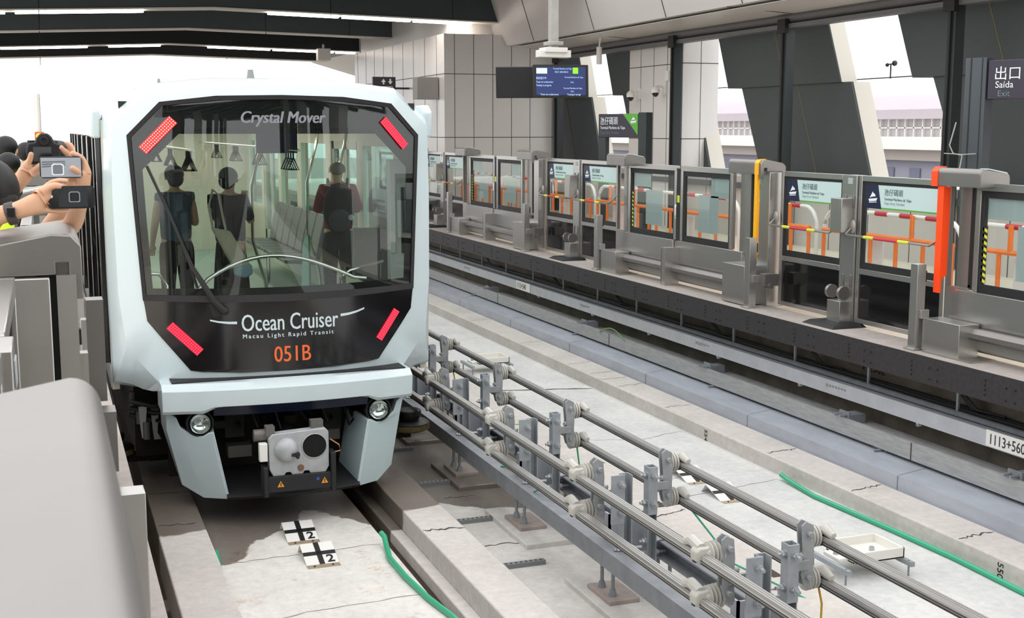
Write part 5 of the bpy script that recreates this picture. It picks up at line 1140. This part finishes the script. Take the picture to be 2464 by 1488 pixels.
def person(loc, h, facing, lab, arms, shirt, trousers, hairm=HAIR, bald=False, female=False, sleeve=.6, skirt=False, shoes=BLACKM, grp=None):
    """standing figure; arms = ((elbow L, wrist L), (elbow R, wrist R)) in local coords (x right, y forward, z up), in body heights"""
    t = thing('person', loc, lab, 'person', grp)
    c = Vector(loc); rt = Matrix.Rotation(facing, 3, 'Z'); S = h
    L = lambda x, y, z: c + rt @ Vector((x * S, y * S, z * S))
    G = ([], [], [])
    pel = chain(G, None, [L(0, 0, .53)], [(.095 * S * .9)])
    ch = chain(G, pel, [L(0, 0, .60), L(0, .005, .72), L(0, .0, .80)], [.075 * S, .085 * S, .06 * S])
    nk = chain(G, ch, [L(0, .0, .845), L(0, .008, .875)], [.032 * S, .03 * S])
    chain(G, nk, [L(0, .012, .925), L(0, .014, .965)], [(.046 * S, .052 * S), .036 * S])
    armr = []
    for sg, (el, wr) in ((-1, arms[0]), (1, arms[1])):
        sh = chain(G, ch, [L(sg * .09, 0, .805)], [.035 * S])
        e = chain(G, sh, [L(*el)], [.024 * S]); wv = chain(G, e, [L(*wr)], [.016 * S])
        ev, wvv = Vector(el), Vector(wr); d = (wvv - ev).normalized(); side = d.cross(Vector((0, 0, 1))).normalized() if abs(d.z) < .95 else Vector((1, 0, 0))
        pm = wvv + d * .03
        fl = []
        for k in range(4):
            off = side * (.011 * (k - 1.5)); f1 = pm + d * .03 + off; f2 = f1 + d * .016 + Vector((0, 0, -.006)); f3 = f2 + d * .01 + Vector((0, 0, -.012)); fl.append([L(*f1), L(*f2), L(*f3)])
        th = pm - side * .022 * sg + d * .005; fl.append([L(*th), L(*(th + d * .02))])
        hand(G, wv, L(*pm), fl, .0052 * S)
        armr.append((el, wr))
    for sg in (-1, 1):
        hp = chain(G, pel, [L(sg * .05, 0, .50)], [.06 * S]); kn = chain(G, hp, [L(sg * .055, .01, .28)], [.034 * S]); an = chain(G, kn, [L(sg * .055, -.01, .045)], [.021 * S]); chain(G, an, [L(sg * .06, .05, .02)], [.018 * S])
    b = skin_mesh('body', G[0], G[1], G[2], SKIN, t, 2, root=0)
    # hair, ears, face
    if not bald:
        m = MB(lambda x, y, z: L(x, y, z)); m.ball((0, -.004, .945), .058, .062, .056, 18, 12); 
        if female: m.ball((0, -.030, .915), .05, .036, .05, 14, 8)
        m.build('hair', hairm, t)
    else:
        m = MB(lambda x, y, z: L(x, y, z)); m.ball((0, -.012, .935), .051, .05, .042, 18, 12); m.build('hair', hairm, t)
    m = MB(lambda x, y, z: L(x, y, z)); m.ball((0, .064, .925), .008, .012, .012, 8, 6); m.ball((-.05, .01, .925), .006, .012, .018, 8, 6); m.ball((.05, .01, .925), .006, .012, .018, 8, 6); m.build('nose_and_ears', SKIN, t)
    m = MB(lambda x, y, z: L(x, y, z)); m.ball((-.019, .057, .935), .007, .004, .004, 8, 6); m.ball((.019, .057, .935), .007, .004, .004, 8, 6); m.build('eyes', BLACKM, t); m = MB(lambda x, y, z: L(x, y, z)); m.ball((0, .058, .905), .014, .004, .004, 8, 6); m.build('mouth', mat('lips', '#a8635a', .5), t)
    # shirt with sleeves
    G = ([], [], []); q = 1.13
    p0 = chain(G, None, [L(0, 0, .51)], [.102 * S]); p1 = chain(G, p0, [L(0, 0, .60), L(0, .005, .72), L(0, .0, .80), L(0, 0, .835)], [.1 * S, .104 * S, .08 * S, .05 * S])
    for sg, (el, wr) in ((-1, arms[0]), (1, arms[1])):
        sh = chain(G, p1 - 1, [L(sg * .092, 0, .805)], [.042 * S]); pe = Vector((sg * .092, 0, .805)).lerp(Vector(el), min(1, sleeve * 1.6)); e = chain(G, sh, [L(*pe)], [.034 * S])
        if sleeve > .7: chain(G, e, [L(*Vector(el).lerp(Vector(wr), .85))], [.026 * S])
    skin_mesh('shirt', G[0], G[1], G[2], shirt, t, 2, root=0)
    G = ([], [], [])
    p0 = chain(G, None, [L(0, 0, .585), L(0, 0, .535)], [.088 * S, .095 * S])
    if skirt: chain(G, p0, [L(0, 0, .42), L(0, 0, .25), L(0, 0, .12)], [.11 * S, .12 * S, .13 * S])
    else:
        for sg in (-1, 1): chain(G, p0, [L(sg * .048, 0, .46), L(sg * .057, .01, .28), L(sg * .057, -.01, .07)], [.068 * S, .046 * S, .036 * S])
    skin_mesh('trousers' if not skirt else 'skirt', G[0], G[1], G[2], trousers, t, 2, root=0)
    for sg in (-1, 1): m = MB(lambda x, y, z: L(x, y, z)); m.ball((sg * .058, .03, .018), .028, .07, .022, 12, 8); m.box(sg * .058 - .026, sg * .058 + .026, -.035, .09, 0, .008); m.build('shoe', shoes, t)
    return t, L
C_RED = mat('shirt_red', '#7c1a24', .8); C_NAVY = mat('trousers_navy', '#23262f', .9); C_BLK = mat('cloth_black', '#191a1d', .9); C_HI = mat('hi_vis_yellow', '#cdf02a', .7, emit='#cdf02a', estr=.1); C_GREY = mat('cloth_grey', '#3c3f45', .9); C_TOP = mat('cloth_blue_grey', '#4c5662', .9)  # vest yellow carries a slight glow of its own, though no lamp
down = ((-.13, .0, .63), (-.12, .10, .52))
# inside the train
t, L = person((2.90, 13.0, 1.16), 1.66, R(180 + 170), 'older man in a red shirt inside the train, photographing, seen from behind', (((-.13, .06, .66), (-.05, .19, .80)), ((.13, .06, .66), (.03, .19, .82))), C_RED, C_NAVY, hairm=mat('grey_hair', '#8d7f72', .7), bald=True, sleeve=.9)
bp = thing('backpack', L(0, -.16, .62), 'dark backpack on the back of the man in red inside the train', 'backpack')
m = MB(); m.ball(L(0, -.135, .69), .17, .11, .27, 16, 10); m.build('bag', C_BLK, bp); m = MB(); m.ball(L(0, -.20, .62), .12, .05, .12, 14, 8); m.build('front_pocket', C_GREY, bp)
for sg in (-1, 1): m = MB(); m.tube([L(sg * .05, -.10, .79), L(sg * .062, -.02, .87), L(sg * .065, .08, .80), L(sg * .08, .02, .64), L(sg * .05, -.10, .60)], .014, 6); m.build('strap', C_BLK, bp)
m = MB(); m.lathe(L(.07, -.235, .64), (0, -1, 0), [(0, .03), (.006, .03)], 14); m.build('round_badge', mat('badge_pale', '#b9b5a8', .5), bp)
t, L = person((1.19, 12.6, 1.16), 1.62, R(10), 'dark haired person in a sleeveless blue grey top inside the train at the left', (down, ((.13, .02, .63), (.08, .14, .72))), C_TOP, C_BLK, sleeve=.15, female=True)
t, L = person((1.68, 12.35, 1.16), 1.60, R(-35), 'person in black clothes standing inside the train with a cream tote bag', (((-.12, .05, .66), (-.05, .17, .78)), ((.12, .05, .66), (.03, .17, .80))), C_BLK, C_BLK, female=True, skirt=True)
tb = thing('tote_bag', (1.66, 12.1, 1.9), 'cream tote bag with a pale blue base on the shoulder of the person in black', 'bag')
m = MB(); m.prism([(1.46, 2.2), (1.64, 2.16), (1.82, 1.83), (1.66, 1.80)], 'y', 12.02, 12.12); m.build('bag', mat('tote_cream', '#cfc7ae', .8), tb, bevel=.02)
m = MB(); m.prism([(1.675, 1.81), (1.83, 1.84), (1.84, 1.74), (1.76, 1.70), (1.66, 1.74)], 'y', 12.01, 12.13); m.build('blue_base', mat('tote_blue', '#8fb0bd', .8), tb, bevel=.02)
m = MB(); m.tube([(1.48, 12.05, 2.18), (1.45, 12.08, 2.4), (1.50, 12.15, 2.55), (1.56, 12.18, 2.5), (1.58, 12.1, 2.3), (1.6, 12.07, 2.17)], .013, 6); m.build('strap', MATS['tote_cream'], tb)
# on the near platform: background heads
HT = lambda z: z
person((-.29, 12.0, 1.16), 1.76, R(-15), 'person in a yellow safety vest with black hair on the near platform', (down, ((.13, .0, .63), (.12, .1, .52))), C_HI, C_NAVY)
person((-.16, 14.2, 1.16), 1.83, R(-20), 'person in dark blue behind the raised camera on the near platform', (down, ((.13, .0, .63), (.12, .1, .52))), mat('cloth_navy', '#1d2440', .9), C_NAVY)
person((-.33, 13.1, 1.16), 1.90, R(-30), 'tall black haired person farthest left in the platform crowd', (down, ((.13, .0, .63), (.12, .1, .52))), C_BLK, C_NAVY)
# ---- three photographers whose hands reach over the gate
def photographer(loc, headc, lab, G, shirt, hr=.1):
    t = thing('person', loc, lab, 'person')
    b = skin_mesh('body', G[0], G[1], G[2], SKIN, t, 2, root=0)
    return t
def body_graph(x, y, ztop, f=(0, 1)):
    """pelvis.. head chain; returns G, chest index"""
    G = ([], [], []); s = (ztop - 1.16) / 1.72
    P = lambda dx, dy, z: (x + dx, y + dy, 1.16 + z * s)
    pel = chain(G, None, [P(0, 0, .93)], [.13 * s]); ch = chain(G, pel, [P(0, 0, 1.1), P(0, 0, 1.28), P(0, 0, 1.4)], [.125 * s, .145 * s, .10 * s])
    chain(G, ch, [P(0, 0, 1.48), P(0, 0, 1.59), P(0, .01, 1.66)], [.055 * s, .085 * s, .06 * s])
    for sg in (-1, 1): chain(G, pel, [P(sg * .09, 0, .86), P(sg * .1, 0, .48), P(sg * .1, 0, .08), P(sg * .1, .1, .04)], [.1 * s, .06 * s, .04 * s, .035 * s])
    return G, ch, P, s
def dress(t, P, s, shirt, trousers, arms=()):
    G = ([], [], []); p0 = chain(G, None, [P(0, 0, .88)], [.18 * s]); p1 = chain(G, p0, [P(0, 0, 1.1), P(0, 0, 1.28), P(0, 0, 1.4), P(0, 0, 1.46)], [.175 * s, .19 * s, .15 * s, .09 * s])
    for a in arms: chain(G, p1 - 1, a, [.085 * s] + [.062 * s] * (len(a) - 1))
    skin_mesh('shirt', G[0], G[1], G[2], shirt, t, 2)
    G = ([], [], []); p0 = chain(G, None, [P(0, 0, 1.0), P(0, 0, .92)], [.16 * s, .17 * s])
    for sg in (-1, 1): chain(G, p0, [P(sg * .09, 0, .78), P(sg * .1, 0, .48), P(sg * .1, 0, .1)], [.13 * s, .085 * s, .065 * s])
    skin_mesh('trousers', G[0], G[1], G[2], trousers, t, 2)
    for sg in (-1, 1): m = MB(); m.ball(P(sg * .1, .06, .04), .05, .13, .04, 12, 8); m.build('shoe', BLACKM, t)
# P1: black phone, watch, beads
G, ch, P, s = body_graph(-.36, 4.55, 2.90)
hx, hy = -.185, 4.62
a = chain(G, ch, [P(.2, -.02, 1.36)], [.06]); e = chain(G, a, [(-.32, 4.38, 2.76)], [.045]); w_ = chain(G, e, [(-.17, 4.27, 2.842), (-.075, 4.25, 2.868)], [.034, .029])
pm = chain(G, w_, [(-.03, 4.255, 2.893)], [.033]); pm2 = chain(G, pm, [(-.002, 4.265, 2.912)], [.026])
chain(G, pm2, [(.012, 4.235, 2.938), (.030, 4.225, 2.945), (.052, 4.222, 2.941)], [.0125, .011, .0095])       # thumb
chain(G, pm2, [(.015, 4.28, 2.948), (.045, 4.272, 2.958), (.072, 4.262, 2.955)], [.011, .0095, .008])
chain(G, pm, [(.0, 4.285, 2.90), (.03, 4.29, 2.905), (.055, 4.285, 2.90)], [.012, .010, .008])
chain(G, pm, [(.0, 4.28, 2.882), (.035, 4.285, 2.878), (.06, 4.28, 2.875)], [.012, .010, .008])
chain(G, pm, [(.0, 4.26, 2.866), (.045, 4.265, 2.860), (.075, 4.258, 2.862)], [.012, .010, .008])
chain(G, ch, [P(-.2, 0, 1.36), P(-.28, .05, 1.1), P(-.26, .12, .88), P(-.25, .15, .80)], [.06, .045, .03, .03])
t = thing('person', (-.36, 4.55, 1.16), 'black haired person reaching a black phone over the gate, wearing a watch and dark beads', 'person')
skin_mesh('body', G[0], G[1], G[2], SKIN, t, 2)
m = MB(); m.ball((-.18, 4.66, 2.91), .10, .115, .115, 20, 14); m.ball((-.175, 4.62, 2.87), .09, .07, .08, 16, 10); m.build('hair', HAIR, t)
dress(t, P, s, C_GREY, C_NAVY, [[P(.2, -.02, 1.36), (-.36, 4.42, 2.73)]])
wt = thing('wrist_watch', (-.10, 4.26, 2.84), 'dark brown strap watch on the forearm above the gate cap', 'watch')
m = MB(); m.lathe((-.118, 4.262, 2.852), (.95, -.1, .26), [(0, .034), (.004, .037), (.026, .037), (.03, .034)], 22); m.build('strap', mat('watch_brown', '#4b4341', .6), wt); m = MB(); m.box(-.118, -.09, 4.217, 4.226, 2.845, 2.878); m.build('watch_face', BLACK, wt, bevel=.003)
bb = thing('bead_bracelet', (-.155, 4.27, 2.82), 'dark purple bead bracelet on the same forearm as the brown watch', 'bracelet')
m = MB(); d = Vector((.95, -.1, .26)).normalized(); u = d.cross(Vector((0, 0, 1))).normalized(); v = d.cross(u)
for k in range(18): an = 2 * math.pi * k / 18; m.ball(Vector((-.162, 4.27, 2.845)) + (u * math.cos(an) + v * math.sin(an)) * .038, .0075, n=8, k=6)
m.build('beads', mat('beads_purple', '#2b1f38', .2), bb)
ph = thing('smartphone', (.08, 4.25, 2.865), 'black phone held over the gate showing the train on its screen', 'phone')
def phone(x0, x1, z0, z1, y, t, case, scrn, rim):
    m = MB(); r = .012; pts = []
    for cx_, cz, a0 in ((x1 - r, z1 - r, 0), (x0 + r, z1 - r, 90), (x0 + r, z0 + r, 180), (x1 - r, z0 + r, 270)):
        for q in range(0, 91, 30): pts.append((cx_ + r * math.cos(R(a0 + q)), cz + r * math.sin(R(a0 + q))))
    m.prism(pts, 'y', y, y + .009); b = m.build('case', case, t, bevel=.001)
    k = .004; m = MB(); m.box(x0 + k * rim, x1 - k * rim, y - .0008, y + .001, z0 + k, z1 - k); sc_ = m.build('phone_screen', scrn, t); return sc_
s1 = phone(.008, .150, 2.868, 2.941, 4.245, ph, BLACKM, mat('phone_black', '#0a0c0f', .08, coat=1), 2)
m = MB(); m.box(.040, .128, 4.2438, 4.2445, 2.874, 2.936); m.build('phone_picture', emis('phone_pic_dark', '#23272b', .25), s1)
m = MB(); c_ = (.088, 2.906)
for rr, mi in ((.017, 0), (.0145, 1)): m.prism([(c_[0] - rr, c_[1] - rr * .8), (c_[0] - rr * .8, c_[1] - rr), (c_[0] + rr * .8, c_[1] - rr), (c_[0] + rr, c_[1] - rr * .8), (c_[0] + rr, c_[1] + rr * .7), (c_[0] + rr * .7, c_[1] + rr), (c_[0] - rr * .7, c_[1] + rr), (c_[0] - rr, c_[1] + rr * .7)], 'y', 4.2436 - mi * .0004, 4.2440 - mi * .0004, mi)
m.build('pictured_train', [emis('pic_grey', '#8b9498', .3), BLACKM], s1)
m = MB(); m.lathe((.018, 4.2445, 2.908), (0, -1, 0), [(0, .005), (.0008, .005)], 12); m.build('shutter_button', WHITE, s1)
# P2: silver phone, hand at the right end
G, ch, P, s = body_graph(-.42, 5.25, 2.86)
a = chain(G, ch, [P(.2, 0, 1.36)], [.06]); e = chain(G, a, [(-.05, 5.0, 2.66), (.09, 4.75, 2.78)], [.046, .036]); w_ = chain(G, e, [(.122, 4.62, 2.905)], [.028])
pm = chain(G, w_, [(.128, 4.595, 2.955)], [.030]); pm2 = chain(G, pm, [(.134, 4.59, 2.99)], [.024])
chain(G, pm2, [(.128, 4.58, 3.02), (.108, 4.565, 3.034), (.088, 4.56, 3.042)], [.0115, .010, .0085])
chain(G, pm, [(.112, 4.565, 2.975), (.096, 4.54, 2.985), (.086, 4.535, 2.996)], [.0135, .0115, .0095])
chain(G, pm2, [(.122, 4.60, 3.0), (.10, 4.60, 3.0), (.08, 4.595, 2.998)], [.011, .0095, .008])
chain(G, pm, [(.118, 4.605, 2.975), (.095, 4.605, 2.975), (.075, 4.60, 2.972)], [.011, .0095, .008])
chain(G, pm, [(.112, 4.60, 2.952), (.092, 4.60, 2.948), (.075, 4.59, 2.946)], [.011, .0095, .008])
chain(G, ch, [P(-.2, 0, 1.36), P(-.28, .05, 1.1), P(-.26, .12, .88), P(-.25, .15, .80)], [.06, .045, .03, .03])
t = thing('person', (-.42, 5.25, 1.16), 'person holding the silver phone, only the hand and forearm in view above the gate', 'person')
skin_mesh('body', G[0], G[1], G[2], SKIN, t, 2)
m = MB(); m.ball((-.42, 5.25, 2.80), .1, .11, .12, 18, 12); m.build('hair', HAIR, t)
dress(t, P, s, C_BLK, C_NAVY, [[P(.2, 0, 1.36), (-.1, 5.08, 2.64)]])
ph = thing('smartphone', (.05, 4.56, 2.955), 'silver phone held up at the top, its screen showing the train and roof', 'phone')
s2 = phone(-.013, .125, 2.955, 3.029, 4.555, ph, mat('phone_silver', '#3c3f44', .3, .6), mat('phone_pic_grey', '#8d9399', .15, emit='#8d9399', estr=.35), 1)
m = MB(); c_ = (.045, 2.985)
for rr, mi in ((.02, 0), (.016, 1)): m.prism([(c_[0] - rr, c_[1] - rr * .8), (c_[0] - rr * .8, c_[1] - rr), (c_[0] + rr * .8, c_[1] - rr), (c_[0] + rr, c_[1] - rr * .8), (c_[0] + rr, c_[1] + rr * .7), (c_[0] + rr * .7, c_[1] + rr), (c_[0] - rr * .7, c_[1] + rr), (c_[0] - rr, c_[1] + rr * .7)], 'y', 4.5535 - mi * .0004, 4.554 - mi * .0004, mi)
for k in range(3): m.prism([(-.005, 3.012 - k * .008), (.07, 3.014 - k * .006), (.07, 3.011 - k * .006), (-.005, 3.008 - k * .008)], 'y', 4.5536, 4.554, 2)
m.build('pictured_train', [emis('pic_pale', '#c9d0d3', .4), emis('pic_mid', '#6a7076', .3), emis('pic_dark', '#565b60', .25)], s2)
# P3: DSLR with both hands
G, ch, P, s = body_graph(-.40, 5.75, 2.97)
a = chain(G, ch, [P(.1, -.1, 1.34)], [.06]); e = chain(G, a, [(-.22, 5.15, 2.74)], [.045]); w_ = chain(G, e, [(-.125, 4.98, 2.87), (-.098, 4.95, 2.915)], [.032, .027])
pm = chain(G, w_, [(-.07, 4.93, 2.955)], [.030]); pm2 = chain(G, pm, [(-.052, 4.93, 2.985)], [.024])
chain(G, pm2, [(-.045, 4.905, 3.01), (-.038, 4.895, 3.04)], [.012, .009])
chain(G, pm2, [(-.045, 4.95, 3.0), (-.03, 4.96, 3.01), (.0, 4.965, 3.01)], [.011, .0095, .008])
chain(G, pm, [(-.03, 4.915, 2.975), (-.012, 4.9, 2.99), (.0, 4.895, 3.0)], [.0125, .011, .009])
chain(G, pm, [(-.03, 4.95, 2.96), (-.01, 4.965, 2.972), (.01, 4.97, 2.975)], [.011, .0095, .008])
chain(G, pm, [(-.03, 4.97, 2.97), (-.01, 4.98, 2.985), (.01, 4.98, 2.985)], [.011, .0095, .008])
b = chain(G, ch, [P(.2, 0, 1.36)], [.06]); e = chain(G, b, [(.0, 5.4, 2.70), (.07, 5.2, 2.82)], [.045, .036]); w2 = chain(G, e, [(.105, 5.03, 2.955)], [.027])
pm = chain(G, w2, [(.098, 4.98, 3.005)], [.028])
chain(G, pm, [(.085, 4.94, 3.035), (.07, 4.915, 3.045), (.06, 4.90, 3.06)], [.0125, .011, .009])
chain(G, pm, [(.10, 4.95, 3.04), (.092, 4.93, 3.065), (.078, 4.93, 3.075)], [.011, .0095, .008])
chain(G, pm, [(.105, 4.975, 3.04), (.10, 4.985, 3.065), (.085, 4.99, 3.07)], [.011, .0095, .008])
chain(G, pm, [(.108, 4.99, 3.03), (.105, 5.01, 3.05), (.09, 5.02, 3.055)], [.011, .0095, .008])
chain(G, pm, [(.11, 4.99, 3.01), (.115, 5.01, 3.03), (.10, 5.03, 3.04)], [.0105, .009, .0075])
t = thing('person', (-.40, 5.75, 1.16), 'photographer behind the gate lifting a black camera with both hands, watch on the left wrist', 'person')
skin_mesh('body', G[0], G[1], G[2], SKIN, t, 2)
m = MB(); m.ball((-.40, 5.77, 2.9), .1, .11, .12, 18, 12); m.build('hair', HAIR, t)
dress(t, P, s, C_BLK, C_NAVY, [[P(.1, -.1, 1.34), (-.25, 5.2, 2.72)], [P(.2, 0, 1.36), (-.05, 5.45, 2.68)]])
wt = thing('wrist_watch', (-.11, 4.96, 2.87), 'black watch on the photographer’s left wrist beside the black camera', 'watch')
m = MB(); m.lathe((-.118, 4.975, 2.885), (.3, -.35, .55), [(0, .033), (.004, .035), (.022, .035), (.026, .033)], 20); m.build('strap', C_BLK, wt); m = MB(); m.box(-.10, -.085, 4.92, 4.935, 2.885, 2.91); m.build('watch_face', BLACK, wt)
dc = thing('camera', (.0, 4.93, 3.0), 'black digital camera with long lens lifted above the phones', 'camera')
Cc = Vector((.012, 4.93, 3.045)); 
m = MB(lambda x, y, z: Cc + Vector((x, y, z)))
m.prism([(-.065, -.052), (.05, -.045), (.052, .02), (.03, .028), (.022, .048), (.008, .062), (-.018, .062), (-.032, .045), (-.038, .03), (-.062, .026), (-.07, .0)], 'y', -.03, .03); m.build('camera_body', mat('camera_black', '#17171a', .5, 0, .2, 40), dc, bevel=.006)
m = MB(lambda x, y, z: Cc + Vector((x, y, z))); m.box(-.045, .018, -.033, -.029, -.04, .012); m.build('rear_screen', BLACK, dc)
m = MB(lambda x, y, z: Cc + Vector((x, y, z))); m.lathe((-.006, -.03, .036), (0, -1, 0), [(0, .017), (.01, .017), (.011, .01), (.006, .009)], 16); m.build('eyepiece', RUB, dc)
m = MB(lambda x, y, z: Cc + Vector((x, y, z))); m.lathe((.0, .03, .0), (.42, .9, 0), [(0, .036), (.05, .038), (.12, .034), (.125, .03)], 20); m.build('lens', BLACKM, dc)
m = MB(lambda x, y, z: Cc + Vector((x, y, z))); m.lathe((.03, 0, .022), (0, 0, 1), [(0, .012), (.01, .012)], 14); m.lathe((-.05, 0, .024), (0, 0, 1), [(0, .014), (.012, .014)], 14); m.build('dials', BLACKM, dc)
